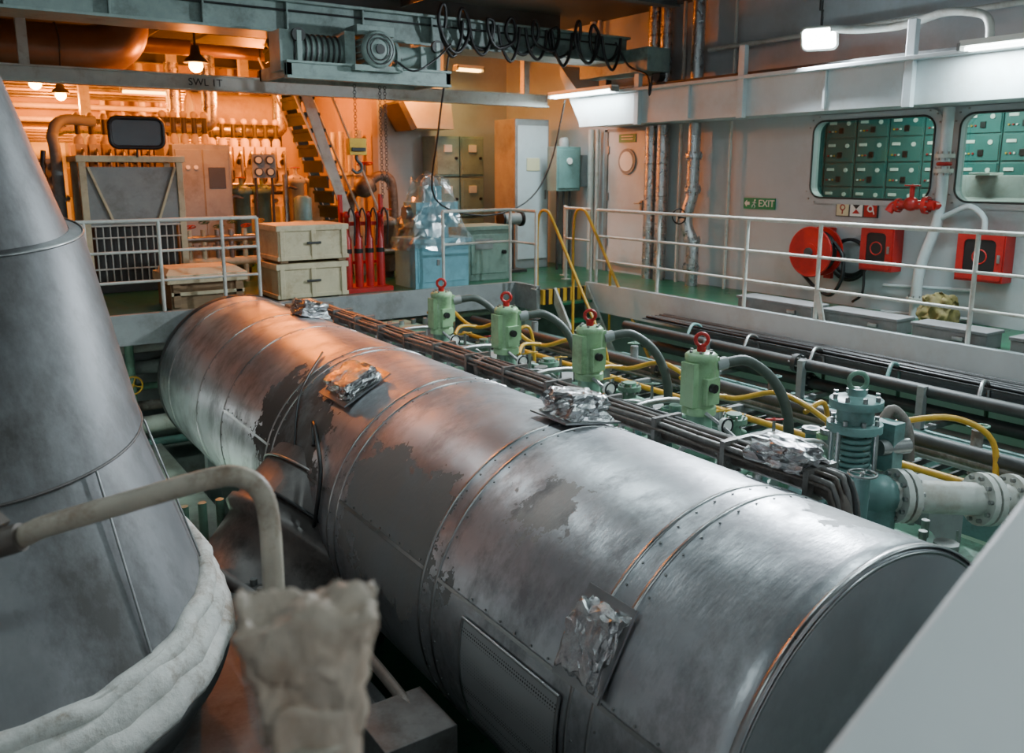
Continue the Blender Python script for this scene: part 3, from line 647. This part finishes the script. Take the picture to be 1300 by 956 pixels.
for k in range(4):
    for j in range(2): v.torus((8.475+k*.04,6.33,.63),(1,0,0),.22-.03*j,.02,'black',30,6)
v.cyl((8.38,6.33,.63),(8.8,6.33,.63),.05,'grey_dark'); v.bar((8.8,6.33,.9),(8.8,6.33,.3),.1,.05,'red'); v.cyl((8.41,6.33,.63),(8.42,6.33,.63),.1,'red',seg=20)
v.tube([(8.55,6.1,.75),(8.55,5.98,.6),(8.55,5.97,.35),(8.55,6.1,.15),(8.55,6.3,.2),(8.55,6.5,.35)],.022,'black',8)
v.done()
v=B('rubber_hose_coil')
for k in range(4): v.torus((8.72+.03*(k%2),6.0+.012*k,.58-.012*k),(1,.05,0),.20+.012*k,.016,'black',30,6)
v.tube([(8.7,5.8,.5),(8.68,5.78,.2),(8.68,5.9,.08)],.016,'black',6); v.done()
for y0,y1 in ((5.44,5.84),(4.26,4.74)):
    v=B('fire_hose_box'); z0,z1=.46,.96
    v.box(8.66,W-.002,y0,y1,z0,z1,'red'); I=rr(y0+.08,y1-.08,z0+.08,z1-.08,.05,5); O=rr(y0+.01,y1-.01,z0+.02,z1-.02,.03,5); n=len(I)
    v.add([(8.64,a,b) for a,b in O]+[(8.64,a,b) for a,b in I]+[(8.66,a,b) for a,b in O]+[(8.66,a,b) for a,b in I],
          sum([[(k,(k+1)%n,n+(k+1)%n,n+k),(k,2*n+k,2*n+(k+1)%n,(k+1)%n),(n+k,n+(k+1)%n,3*n+(k+1)%n,3*n+k)] for k in range(n)],[]),'red')
    v.add([(8.653,a,b) for a,b in I],[tuple(range(n))],'black'); v.torus((8.652,(y0+y1)/2,(z0+z1)/2),(1,0,0),.07,.008,'red',20,6)
    v.box(8.63,8.64,y0+.03,y0+.06,.66,.74,'steel'); v.done(.006)
v=B('yellow_rag_sack'); v.crumple((8.3,4.66,.17),(.34,.34,.32),'rag_yellow',None,.14,14,5,.75,.5,.3,4,True); v.done()
p=B('overhead_conduit_pipe')
p.tube([(8.0,5.95,3.0),(8.2,5.7,2.98),(8.3,5.3,2.98),(8.35,4.9,3.05),(8.4,4.6,3.0),(8.4,4.5,2.9),(8.4,4.48,2.7)],.04,'rail_white',10)
p.tube([(8.0,6.07,3.2),(8.0,6.07,CE)],.02,'grey_dark',8,1)
p.tube([(8.6,3.6,2.75),(8.6,3.6,CE)],.03,'rail_white',8,1); p.tube([(8.7,8.3,3.1),(8.7,2,3.1)],.03,'rail_white',8,1)
for y in (3.1,3.7,4.2): p.cyl((8.5,y,2.66),(8.5,y,3.0),.03,'rail_white')
p.done()
# ---------------------------------------------------------------- overhead crane
g=B('crane_girder')
g.box(-3.9,8.0,9.12,9.16,2.98,3.26,'crane_grey').box(-3.9,8.0,9.44,9.48,2.98,3.26,'crane_grey').box(-3.9,8.0,9.04,9.56,2.95,2.98,'crane_grey').box(-3.9,8.0,9.04,9.56,3.26,3.29,'crane_grey')
for k in range(14): g.box(-3.5+k*.85,-3.48+k*.85,9.06,9.12,2.98,3.26,'crane_grey')
g.box(7.9,8.3,8.6,10.0,2.82,3.12,'crane_grey')
for y in (8.75,9.85): g.cyl((8.2,y,2.79),(8.3,y,2.79),.08,'grey_dark')
g.tube([(1.5,9.08,3.18),(7.8,9.08,3.18)],.012,'black',6,1)
g.done(.004)
h=B('electric_hoist_trolley')
h.box(3.15,5.05,8.72,8.78,2.50,2.62,'crane_grey').box(3.15,5.05,9.5,9.56,2.50,2.62,'crane_grey').box(3.15,3.21,8.72,9.56,2.50,2.62,'crane_grey').box(4.99,5.05,8.72,9.56,2.5,2.62,'crane_grey')
h.box(3.15,5.05,8.70,8.80,2.47,2.5,'crane_grey').box(3.15,5.05,8.70,8.80,2.62,2.645,'crane_grey')
h.lathe((4.12,8.95,2.80),(0,-1,0),[(.17,0),(.17,.30),(.19,.30),(.19,.34),(.17,.36),(.06,.37)],'crane_grey',28)
for k in range(18):
    a=2*pi*k/18; h.box(4.12-.006,4.12+.006,8.66,8.93,2.97,3.0,'crane_grey',Matrix.Rotation(a,3,'Y'),(4.12,8.8,2.80))
h.cyl((4.12,8.58,2.8),(4.12,8.56,2.8),.05,'grey_dark'); h.torus((4.12,8.57,2.8),(0,1,0),.11,.008,'grey_dark',20,6); h.torus((4.12,8.57,2.8),(0,1,0),.15,.008,'grey_dark',20,6)
h.box(3.85,4.4,8.62,9.1,2.58,2.64,'crane_grey'); h.box(3.92,4.35,8.7,9.0,2.95,3.05,'crane_grey')
h.cyl((3.2,8.95,2.78),(3.85,8.95,2.78),.15,'crane_grey',seg=24)
for k in range(9): h.torus((3.28+k*.06,8.95,2.78),(1,0,0),.155,.014,'grey_dark',24,6)
h.box(3.12,3.26,8.8,9.12,2.55,2.95,'crane_grey'); h.box(3.8,3.92,8.75,9.12,2.56,2.98,'crane_grey')
h.cyl((4.4,8.95,2.78),(4.75,8.95,2.78),.12,'crane_grey',seg=20); h.box(4.72,4.95,8.8,9.1,2.62,2.9,'crane_grey'); h.flange((4.45,8.95,2.78),(1,0,0),.16,.04,'crane_grey')
for x in (3.3,4.9):
    for y in (8.75,9.52): h.bar((x,y,2.6),(x,y,2.94),.05,.05,'crane_grey'); h.cyl((x,y-.02,2.9),(x,y+.03,2.9),.07,'grey_dark')
h.tube([(4.3,8.6,2.7),(4.5,8.55,2.6),(4.8,8.6,2.75),(5.1,8.8,2.95)],.012,'black',6)
for x,z0,z1 in ((3.98,2.45,1.86),(4.28,2.45,1.25),(4.34,2.45,1.35)):
    z=z0; k=0
    while z>z1: h.torus((x,8.95,z),(1,0,0) if k%2 else (0,1,0),.018,.005,'grey_dark',8,4); z-=.032; k+=1
h.box(3.88,4.08,8.9,9.0,1.72,1.90,'yellow'); h.box(3.90,4.06,8.88,9.02,1.76,1.80,'black')
h.tube([(3.98,8.95,1.74),(3.98,8.95,1.67),(4.03,8.95,1.62),(4.03,8.95,1.56),(3.97,8.95,1.53),(3.92,8.95,1.57)],.018,'grey_dark',8)
h.done(.003)
f=B('festoon_cable')
pts=[]
for k in range(120):
    t=k/119; a=t*2*pi*8; rr0=.17+.04*sin(k*.7); pts.append((5.0+t*2.6+.13*cos(a),8.98-.05*sin(a*.5),3.17+rr0*1.15*sin(a)-.02+.03*sin(k*.37)))
f.tube(pts,.022,'black',6,2)
for k in range(7):
    x=5.2+k*.4; f.tube([(x-.15,8.98,3.25),(x-.1,8.97,3.0),(x+.02,8.96,2.84+.05*(k%2)),(x+.13,8.97,3.02),(x+.17,8.98,3.25)],.020,'black',6)
f.tube([(7.7,9.0,3.2),(7.85,8.9,2.9),(7.86,8.55,2.75),(7.86,8.5,2.5),(7.9,8.5,2.75)],.014,'black',6)
f.done()
f=B('pendant_control_cable'); f.tube([(5.2,9.0,2.93),(5.2,9.3,2.0),(5.5,9.95,1.2),(6.3,10.1,.95),(7.1,10.2,1.1),(7.6,10.3,1.6),(7.8,10.2,2.55)],.012,'black',6); f.done()
b=B('monorail_beam'); b.box(-3.9,8.05,10.97,11.03,2.52,2.66,'rail_white'); b.box(-3.9,8.05,10.92,11.08,2.50,2.52,'rail_white'); b.box(-3.9,8.05,10.92,11.08,2.66,2.68,'rail_white')
for x in (1.0,4.6,7.6): b.box(x,x+.1,10.95,11.05,2.68,CE,'rail_white')
b.kids.append(text('SWL 1T',(2.95,10.965,2.59),.12,FRONT,'black','load_lettering')); b.done()
d=B('exhaust_duct'); d.tube([(-3.9,12,2.98),(-1,12,2.98),(.5,12,2.98),(1.5,12,2.98),(2.0,12.05,3.02),(2.25,12.1,3.2),(2.3,12.15,3.5),(2.3,12.15,CE)],.30,'duct_brown',28,6)
for x in (-.5,.6,1.5): d.torus((x,12,2.98),(1,0,0),.305,.012,'grey_dark',28,6)
d.done()
# ---------------------------------------------------------------- green stair
s=B('steel_staircase')
T=Vector((4.35,0,3.35)); Bt=Vector((5.45,0,.02))
for y in (12.0,12.75):
    s.bar((T.x,y,T.z),(Bt.x,y,Bt.z),.03,.15,'dark_green' if y>12.3 else 'rail_white')
    s.tube([(T.x+.28,y,T.z+.25),(T.x+.45,y,T.z-.3),(Bt.x+.22,y,.95),(Bt.x+.2,y,.0)],.02,'rail_white',8,1)
    s.tube([(T.x-.15,y,T.z-.2),(Bt.x-.25,y,.75),(Bt.x-.2,y,.0)],.018,'rail_white',8,1)
for k in range(15):
    t=(k+.5)/15; p=T.lerp(Bt,t); s.box(p.x-.12,p.x+.12,12.0,12.75,p.z-.03,p.z+.015,'dark_green'); s.box(p.x-.10,p.x-.085,12.0,12.75,p.z-.16,p.z-.03,'dark_green')
s.done()
B('stair_landing').box(3.3,4.4,12.0,12.9,3.3,3.34,'dark_green').done()
# ---------------------------------------------------------------- far deck equipment
for z0,z1,dx in ((0,.45,0),(.46,.91,.02)):
    c=B('wooden_crate'); x0,x1,y0,y1=3.40+dx,4.28+dx,10.05,10.75
    c.box(x0,x1,y0,y1,z0+.04,z1-.03,'cream'); c.box(x0-.02,x1+.02,y0-.02,y1+.02,z1-.07,z1,'cream'); c.box(x0-.015,x1+.015,y0-.015,y1+.015,z0+.03,z0+.08,'cream')
    for x in (x0+.02,(x0+x1)/2-.03,x1-.08): c.box(x,x+.06,y0-.025,y0,z0+.03,z1-.05,'cream')
    for x in (x0+.02,x1-.12): c.box(x,x+.1,y0,y1,z0,z0+.04,'wood')
    c.box((x0+x1)/2-.09,(x0+x1)/2+.09,y0-.04,y0-.02,z0+.22,z0+.25,'grey_dark'); c.done(.006)
c=B('wooden_tool_chest'); c.box(2.18,3.0,10.1,10.75,.0,.30,'wood'); c.box(2.14,3.04,10.05,10.8,.30,.40,'cream')
for x in (2.2,2.9): c.box(x,x+.08,10.07,10.1,.03,.30,'wood')
c.box(2.18,3.0,10.07,10.1,.16,.20,'cream'); c.ext([(2.14,10.1,.40),(3.04,10.1,.40),(2.95,10.2,.46),(2.2,10.2,.46)],(0,.5,0),'cream'); c.done(.005)
c=B('hydraulic_jack_rack'); c.box(4.38,5.02,10.25,10.75,0,.06,'red'); c.box(4.40,5.0,10.48,10.54,.85,.90,'red'); c.box(4.4,5.0,10.48,10.52,.35,.39,'red')
for k in range(4):
    x=4.46+k*.155; c.lathe((x,10.42,.06),(0,0,1),[(.055,0),(.055,.62),(.035,.66),(.03,.9),(.045,.9),(.045,.96),(.02,.98)],'red',16)
    c.cyl((x,10.42,.50),(x,10.42,.56),.058,'black'); c.tube([(x,10.40,.96),(x+.03,10.34,1.08),(x+.07,10.32,.95),(x+.06,10.33,.6)],.012,'black',6)
for x in (4.40,4.97): c.box(x,x+.04,10.48,10.54,.06,1.25,'red')
c.done()
c=B('wrapped_pump_unit'); c.box(5.3,6.12,10.15,10.75,.0,.64,'blue'); c.box(5.27,6.15,10.12,10.78,.60,.66,'blue'); c.box(5.34,5.7,10.14,10.15,.08,.55,'blue'); c.box(5.73,6.08,10.14,10.15,.08,.55,'blue'); c.box(5.62,5.66,10.125,10.14,.3,.38,'steel')
c.cyl((5.7,10.45,.66),(5.7,10.45,.95),.25,'blue'); c.box(5.38,6.02,10.25,10.62,.80,1.14,'blue'); c.cyl((5.45,10.45,1.0),(5.3,10.45,1.0),.09,'steel'); c.cyl((5.7,10.45,1.12),(5.7,10.45,1.35),.16,'blue'); c.ball((5.7,10.45,1.36),.13,'grey_paint')
c.crumple((5.69,10.43,.98),(1.0,.72,.95),'film',None,.12,12,3,.38,.2,.4,3); c.done(.008)
c=B('oil_drum_cabinet'); c.box(6.28,7.0,10.45,11.05,.0,.74,'cab_green'); c.box(6.25,7.03,10.42,11.08,.72,.78,'cab_green'); c.box(6.34,6.94,10.43,10.45,.1,.66,'cab_green'); c.cyl((6.88,10.43,.4),(6.88,10.38,.4),.03,'black'); c.box(6.4,6.7,10.42,10.43,.45,.6,'grey_paint'); c.done(.012)
c=B('purifier_skid'); x0,x1=1.62,2.86
for x in (x0,x1-.08):
    for y in (12.0,12.7): c.box(x,x+.08,y,y+.08,0,1.68,'cream')
c.box(x0-.03,x1+.03,11.97,12.81,1.66,1.74,'cream'); c.box(x0+.08,x1-.08,12.02,12.05,.85,1.6,'grey_paint'); c.box(x0+.08,x1-.08,12.02,12.72,.0,.12,'grey_dark')
c.box(x0+.12,x1-.12,12.06,12.7,.12,1.55,'grey_dark')
for k in range(12): c.box(x0+.12+k*.085,x0+.135+k*.085,12.0,12.02,.15,.85,'rail_white')
for z in (.3,.5,.7,.85): c.box(x0+.08,x1-.08,11.99,12.01,z,z+.02,'rail_white')
c.bar((x0+.1,12.0,1.6),(x0+.35,12.0,.9),.04,.03,'cream'); c.bar((x1-.1,12.0,1.6),(x1-.35,12.0,.9),.04,.03,'cream')
c.done(.005)
floodlamp('portable_floodlight',(2.3,11.85,2.02),(2.0,8,1.9),'lens',0,(1,1,1),.62,.36,'black')
def genset(x0,x1,yc,n):
    c=B('diesel_generator'); c.box(x0,x1,yc-.5,yc+.5,0,.25,'grey_dark'); c.box(x0+.05,x1-.05,yc-.42,yc+.42,.25,1.15,'cream'); c.box(x0,x1,yc-.3,yc+.35,1.15,1.6,'cream')
    st=(x1-x0-.1)/n
    for k in range(n):
        x=x0+.05+st*(k+.5)
        c.box(x-st*.42,x+st*.42,yc-.34,yc+.2,1.6,1.95,'cream'); c.lathe((x,yc-.1,1.95),(0,0,1),[(st*.4,0),(st*.4,.1),(st*.25,.14),(.03,.15),(.03,.3)],'cream',14)
        c.cyl((x,yc-.1,2.1),(x,yc-.1,2.35),.04,'grey_dark',seg=8); c.ball((x,yc-.1,2.37),.06,'cream',8,6)
        c.box(x-st*.36,x+st*.36,yc-.44,yc-.42,.4,.95,'grey_paint'); c.tube([(x,yc-.35,1.8),(x,yc-.48,1.85),(x,yc-.5,1.5),(x,yc-.44,1.2)],.025,'steel',6)
        c.cyl((x,yc-.36,1.7),(x,yc-.42,1.7),.05,'black'); c.cyl((x,yc-.42,1.05),(x,yc-.5,1.05),.035,'grey_dark')
        c.tube([(x,yc-.3,1.3),(x+.05,yc-.45,1.4),(x+.1,yc-.3,1.55)],.015,'black',6)
    c.tube([(x0-.1,yc+.4,2.2),(x0+.2,yc+.4,2.25),(x1,yc+.4,2.25),(x1+.1,yc+.4,2.5),(x1+.1,yc+.4,3.3)],.12,'lagging',12)
    c.cyl((x0,yc-.46,1.32),(x1,yc-.46,1.32),.035,'steel'); c.cyl((x0,yc-.4,1.18),(x1,yc-.4,1.18),.03,'black'); c.done(.006)
genset(1.9,3.5,15,8); genset(3.95,5.35,15.2,7)
genset(2.9,3.75,13.8,5)
c=B('generator_control_cabinet'); c.box(2.95,3.75,12.9,13.1,0,1.92,'grey_paint'); c.box(2.98,3.34,12.88,12.9,.1,1.85,'grey_paint'); c.box(3.36,3.72,12.88,12.9,.1,1.85,'grey_paint'); c.box(3.42,3.66,12.87,12.88,1.3,1.6,'lens')
for k in range(3): c.cyl((3.03+k*.11,12.88,1.6),(3.03+k*.11,12.86,1.6),.03,'sign_white')
c.done(.006)
c=B('sea_water_pump'); c.lathe((4.35,11.65,0),(0,0,1),[(.2,0),(.2,.05),(.1,.08),(.1,.5),(.17,.52),(.17,.85),(.1,.88)],'cream',20); c.cyl((4.0,11.65,.3),(4.7,11.65,.3),.07,'cream'); c.lathe((4.35,11.65,.88),(0,0,1),[(.12,0),(.12,.3),(.07,.33)],'teal',16); c.done()
def gauges(x,y,z,nx,nz):
    c=B('gauge_board'); c.box(x,x+nx*.17,y,y+.06,z,z+nz*.17,'grey_paint'); c.cyl((x+.05,y+.03,0),(x+.05,y+.03,z),.02,'grey_dark'); c.cyl((x+nx*.17-.05,y+.03,0),(x+nx*.17-.05,y+.03,z),.02,'grey_dark')
    for i in range(nx):
        for j in range(nz):
            a,b=x+.085+i*.17,z+.085+j*.17; c.cyl((a,y,b),(a,y-.03,b),.062,'black',seg=16); c.cyl((a,y-.03,b),(a,y-.034,b),.045,'sign_cream',seg=16)
    c.done()
gauges(3.98,12.62,1.45,2,2); gauges(1.25,13.2,1.2,2,3)
def filt(x,y,h,n,m):
    c=B('duplex_oil_filter')
    for k in range(n):
        a=x+k*.32; c.lathe((a,y,.1),(0,0,1),[(.13,0),(.13,h-.25),(.16,h-.24),(.16,h-.18),(.12,h-.14),(.03,h-.1),(.03,h)],m,18); c.wheel((a,y,h+.1),(0,0,1),.07,'red'); c.bolts((a,y,h-.08),(0,0,1),.14,8,'steel',.012,.03)
        c.cyl((a,y,0),(a,y,.1),.09,'grey_dark')
    c.tube([(x-.2,y-.15,.4),(x,y-.16,.4),(x+n*.32,y-.16,.4),(x+n*.32,y-.16,1.5)],.045,'steel',10,1); c.tube([(x-.2,y-.1,.0),(x-.2,y-.1,h*.8),(x,y-.1,h*.85)],.03,'rust_pipe',8); c.done()
filt(4.0,13.3,1.35,2,'teal'); filt(4.9,13.4,1.5,2,'cream'); filt(1.2,14.0,1.5,2,'grey_paint'); filt(5.6,11.6,.9,2,'rust_pipe')
c=B('valve_manifold')
for k in range(7):
    x=2.95+k*.19; c.cyl((x,12.3,0),(x,12.3,.75),.035,random.choice(['cream','rust_pipe','steel'])); c.wheel((x,12.2,.8+.06*(k%2)),(0,.4,1),.07,random.choice(['red','green_deck','yellow'])); c.flange((x,12.3,.5),(0,0,1),.07,.04,'cream')
c.cyl((2.9,12.3,.3),(4.2,12.3,.3),.06,'cream'); c.cyl((2.9,12.3,.62),(4.2,12.3,.62),.05,'steel'); c.done()
c=B('cable_ladder')
for x in (5.9,6.1): c.box(x,x+.02,11.2,18.8,2.95,3.0,'grey_dark')
for k in range(6): c.tube([(5.92+k*.035,11.2+j*1.3,3.02) for j in range(6)],.015,'black',6,1)
for z in (2.1,2.9):
    for k in range(5): c.cyl((.5,18.5-.1*k,z+.05*k),(6.1,18.5-.1*k,z+.05*k),.025,random.choice(['cream','black','steel']),seg=8)
c.done()
c=B('expansion_tank'); c.cyl((4.1,16.4,2.6),(5.8,16.4,2.6),.33,'cream',seg=24)
for x in (4.4,5.6): c.box(x,x+.06,16.1,16.7,0,2.4,'grey_dark')
c.torus((4.1,16.4,2.6),(1,0,0),.32,.03,'cream',24); c.done()
c=B('pipe_manifold')
for k in range(4):
    x=6.0-.02*k; y=13.4+k*.3; c.cyl((x,y,0),(x,y,2.2),.05,'rail_white'); c.flange((x,y,1.5),(0,0,1),.1,.04,'rail_white')
c.tube([(5.6,12.95,0),(5.6,12.95,.9),(5.65,12.9,1.2),(5.8,12.8,1.25),(6.0,12.8,1.45),(6.2,12.8,1.45),(6.3,12.8,1.2),(6.3,12.8,0)],.08,'rust_pipe',12); c.flange((5.9,12.8,1.35),(1,0,.5),.15,.05,'rust_pipe'); c.ball((5.78,12.75,1.3),.17,'rust_pipe')
c.wheel((5.78,12.7,1.66),(0,.2,1),.12,'red'); c.cyl((5.78,12.75,1.3),(5.78,12.7,1.66),.02,'steel')
c.done()
c=B('motor_starter_cabinet')
for k in range(2):
    for j in range(3):
        x=7.1+k*.48; c.box(x,x+.46,12.8,13.25,.1+j*.68,.1+j*.68+.66,'cab_green'); c.box(x+.02,x+.44,12.78,12.8,.13+j*.68,.1+j*.68+.63,'cab_green'); c.box(x+.15,x+.3,12.76,12.78,.5+j*.68,.62+j*.68,'sign_white'); c.cyl((x+.38,12.78,.4+j*.68),(x+.38,12.75,.4+j*.68),.025,'black')
c.box(7.08,8.06,12.81,13.25,0,.1,'grey_dark'); c.done(.005)
c=B('ventilation_hood'); c.ext([(6.4,12.6,2.62),(7.3,12.6,2.62),(7.35,12.6,2.22),(6.62,12.6,2.22)],(0,.55,0),'beam_white'); c.box(6.55,7.2,12.65,13.1,2.62,CE,'beam_white'); c.ext([(6.33,12.58,2.60),(6.42,12.58,2.64),(6.66,12.58,2.22),(6.56,12.58,2.18)],(0,.6,0),'grey_dark'); c.done(.006)
c=B('white_locker'); c.box(7.75,8.4,11.4,12.0,.0,2.35,'grey_paint'); c.box(7.78,8.37,11.38,11.4,.15,2.25,'beam_white'); c.box(8.3,8.33,11.36,11.38,1.1,1.25,'steel'); c.box(7.95,8.2,11.365,11.38,1.55,1.75,'sign_cream'); c.done(.008)
c=B('local_control_box'); c.box(8.15,8.62,10.85,11.1,1.24,1.92,'teal'); c.box(8.18,8.59,10.83,10.85,1.28,1.88,'teal'); c.cyl((8.38,10.83,1.7),(8.38,10.81,1.7),.05,'sign_white'); c.lathe((8.38,10.97,1.92),(0,0,1),[(.08,0),(.08,.1),(.05,.14)],'grey_paint',14)
for k in range(3): c.cyl((8.26+k*.12,10.97,0),(8.26+k*.12,10.97,1.24),.02,'grey_dark')
c.box(8.5,8.84,10.95,11.0,1.3,1.8,'grey_paint'); c.done(.008)
c=B('grinder_stand'); c.box(7.35,7.7,11.0,11.3,.0,.04,'grey_dark'); c.cyl((7.5,11.15,.04),(7.5,11.15,.75),.05,'grey_dark'); c.cyl((7.35,11.15,.82),(7.65,11.15,.82),.09,'grey_paint'); c.cyl((7.3,11.15,.82),(7.34,11.15,.82),.12,'black'); c.cyl((7.66,11.15,.82),(7.7,11.15,.82),.12,'black'); c.done()
d=B('door_2'); d.box(1.5,2.35,18.9,18.99,0,2.1,'beam_white'); d.box(1.45,1.5,18.88,18.99,0,2.15,'grey_paint'); d.box(2.35,2.4,18.88,18.99,0,2.15,'grey_paint'); d.box(1.45,2.4,18.88,18.99,2.1,2.15,'grey_paint'); d.box(1.75,2.1,18.88,18.9,1.5,1.75,'sign_cream'); d.box(2.2,2.28,18.85,18.9,1.0,1.1,'steel'); d.done()
d=B('bulkhead_pipes')
for k in range(9):
    x=2.7+k*.36; d.cyl((x,18.8,0),(x,18.8,CE),random.choice([.03,.05,.07]),'rail_white')
for z in (2.5,2.75,3.2): d.cyl((1,18.7,z),(6.1,18.7,z),.05,'rail_white')
d.done()
d=B('deck_stanchions')
for x in (2.4,3.9,5.2): d.box(x,x+.16,16.9,17.06,0,CE,'rail_white')
d.done()
B('overhead_oil_pipe').cyl((-1,14.6,3.45),(6.1,14.6,3.45),.12,'duct_brown').done()
d=B('air_bottle_rack')
for k in range(3): d.lathe((.9+k*.3,14.5,.0),(0,0,1),[(.12,0),(.12,1.1),(.06,1.25),(.04,1.35)],'grey_paint',16)
d.box(.75,1.65,14.37,14.4,.7,.76,'grey_dark'); d.done()
d=B('vent_pipe'); d.tube([(1.45,12.6,0),(1.45,12.6,1.7),(1.45,12.75,2.0),(1.6,12.9,2.2),(2.0,12.95,2.2)],.07,'grey_paint',12)
for z in (.6,1.2): d.flange((1.45,12.6,z),(0,0,1),.12,.04,'grey_paint')
d.tube([(1.25,12.3,0),(1.25,12.3,1.4),(1.28,12.3,1.8)],.03,'black',8); d.done()
# ---------------------------------------------------------------- near left: exhaust transition duct
d=B('turbocharger_exhaust_duct')
def seg(c0,r0,c1,r1,m,n=6,t=radians(8)):
    vs=[];fs=[];S=64
    for j in range(n+1):
        f=j/n; c=Vector(c0).lerp(Vector(c1),f); r_=r0+(r1-r0)*f
        for i in range(S):
            a=2*pi*i/S; vs.append((c.x+r_*cos(a),c.y+r_*sin(a),c.z+r_*sin(a)*math.tan(t)))
    for j in range(n):
        for i in range(S):
            k=(i+1)%S; fs.append((j*S+i,j*S+k,(j+1)*S+k,(j+1)*S+i))
    d.add(vs,fs,m,True)
def hoop(c,r_,w,m,t=radians(8)):
    pts=[Vector((c[0]+r_*cos(2*pi*i/96),c[1]+r_*sin(2*pi*i/96),c[2]+r_*sin(2*pi*i/96)*math.tan(t))) for i in range(97)]
    if m=='lag_white': pts=[p+noise.noise_vector(p*6)*.03 for p in pts]
    d.tube(pts,w,m,10,1)
R3=(-.06,4.42,-.38); R2=(-.02,4.6,.36); R1=(.05,4.85,1.27); R0=(-.02,4.95,2.05); RT=(-.5,5.0,3.78)
seg(R3,1.04,R2,.79,'duct_grey'); seg(R2,.81,R1,.59,'duct_grey'); seg(R1,.53,R0,.37,'duct_grey'); seg(R0,.37,RT,.35,'duct_grey')
seg(R1,.59,(.05,4.85,1.28),.53,'duct_grey',1); hoop(R2,.81,.007,'branch_brown'); hoop(R1,.592,.007,'steel')
R4=(-.06,4.40,-.66); seg(R4,1.13,(-.06,4.42,-.34),1.07,'lag_white'); hoop((-.06,4.4,-.57),1.08,.09,'lag_white'); hoop((-.06,4.41,-.47),1.05,.085,'lag_white'); hoop(R3,1.05,.05,'lag_white'); hoop(R4,1.10,.05,'grey_dark')
seg((-.06,4.4,-1.0),.98,R4,1.08,'grey_dark')
for a in (-.9,-.2):
    d.tube([(-.02+.82*cos(a),4.6+.82*sin(a),.36+.82*sin(a)*.14),(-.06+1.05*cos(a),4.42+1.05*sin(a),-.38+1.05*sin(a)*.14)],.006,'steel',6,1)
d.done()
t=B('turbocharger_base')
t.box(-1.4,1.75,1.4,5.9,-1.36,-1.28,'plate_grey'); t.box(-1.4,1.5,2.9,5.7,-1.28,-1.0,'plate_grey')
for k in range(22): t.cyl((-1.2+k*.13,2.95,-1.0),(-1.2+k*.13,2.95,-.96),.025,'steel',seg=6)
for k in range(20): t.cyl((1.45,2.95+k*.14,-1.0),(1.45,2.95+k*.14,-.96),.025,'steel',seg=6)
t.box(.3,1.7,1.5,2.7,-1.28,-1.22,'grey_paint'); t.box(1.5,1.56,1.6,5.4,-1.28,-1.0,'plate_grey')
t.box(1.35,1.7,2.95,3.3,-1.28,-.85,'plate_grey')
for a,b in ((3.0,-.92),(3.22,-.92),(3.0,-1.1),(3.22,-1.1)): t.cyl((1.34,a,b),(1.35,a,b),.03,'black')
for k in range(16): t.box(.1+k*.07,.12+k*.07,2.3,2.85,-1.22,-1.1,'plate_grey')
t.tube([(1.6,4.2,-1.2),(1.62,4.0,-.9),(1.6,3.6,-.85),(1.6,3.0,-.9)],.03,'rust_pipe',8)
t.tube([(1.25,4.6,-1.0),(1.3,4.3,-.75),(1.35,3.8,-.8),(1.3,3.3,-1.0)],.05,'grey_paint',10); t.flange((1.34,4.0,-.78),(0.1,1,0),.09,.04,'grey_paint')
for k in range(5): t.cyl((1.0+k*.12,5.85,-1.3),(1.0+k*.12,5.85,-.7),.03,'engine_green')
t.done(.006)
B('floor_mid_platform').box(-4,1.85,-2.5,9.6,-1.45,-1.37,'plate_grey').done()
h=B('bent_handrail')
h.tube([(-.75,2.45,.62),(-.3,2.33,.665),(.06,2.22,.70),(.15,2.16,.74),(.35,2.10,.785),(.50,2.05,.818),(.56,2.02,.82),(.60,2.0,.79),(.615,1.98,.72),(.605,1.94,.56),(.60,1.93,.2),(.60,1.93,-1.37)],.026,'hand_beige',16,6)
h.tube([(-.75,2.45,.62),(-.78,2.46,-1.37)],.026,'hand_beige',12,1)
h.cyl((.03,2.235,.69),(.10,2.19,.715),.034,'rust_pipe',seg=16); h.bar((.06,2.23,.73),(.0,2.3,.80),.05,.03,'rust_pipe'); h.bar((.0,2.3,.80),(-.06,2.32,.83),.04,.03,'rust_pipe')
h.done()
p=B('cloth_wrapped_post')
p.lathe((.325,.905,-1.37),(0,0,1),[(.036,0),(.036,2.27)],'hand_beige',20)
Rz=Matrix.Rotation(radians(-24),3,'Z')
p.crumple((.320,.905,.968),(.100,.060,.165),'wrap_beige',Rz,.15,22,12,1.62,.06,.45,3.2,True)
p.crumple((.325,.905,.86),(.098,.085,.16),'wrap_beige',Rz,.08,14,4,1.0,.3,.3,3,True)
p.torus((.325,.905,.885),(0,0,1),.046,.006,'hand_beige',24,6)
p.done()
w=B('white_ventilation_trunk')
a=Vector((1.33,.59,1.09)); b=Vector((.85,.52,.97)); dr=(a-b).normalized()
p0=b-dr*.7; p1=a+dr*1.4; out=Vector((.35,-.75,0)); dn=Vector((.12,-.25,-.9))
w.add([p0,p1,p1+out,p0+out,p0+dn,p1+dn,p1+out+dn,p0+out+dn],[(0,1,2,3)[::-1],(0,4,5,1)[::-1],(4,7,6,5),(3,2,6,7),(0,3,7,4),(1,5,6,2)],'trunk_white'); w.done(.02)
wd=bpy.data.worlds.new('world'); SC.world=wd; wd.use_nodes=True; wd.node_tree.nodes['Background'].inputs[0].default_value=(.05,.06,.07,1); wd.node_tree.nodes['Background'].inputs[1].default_value=.3
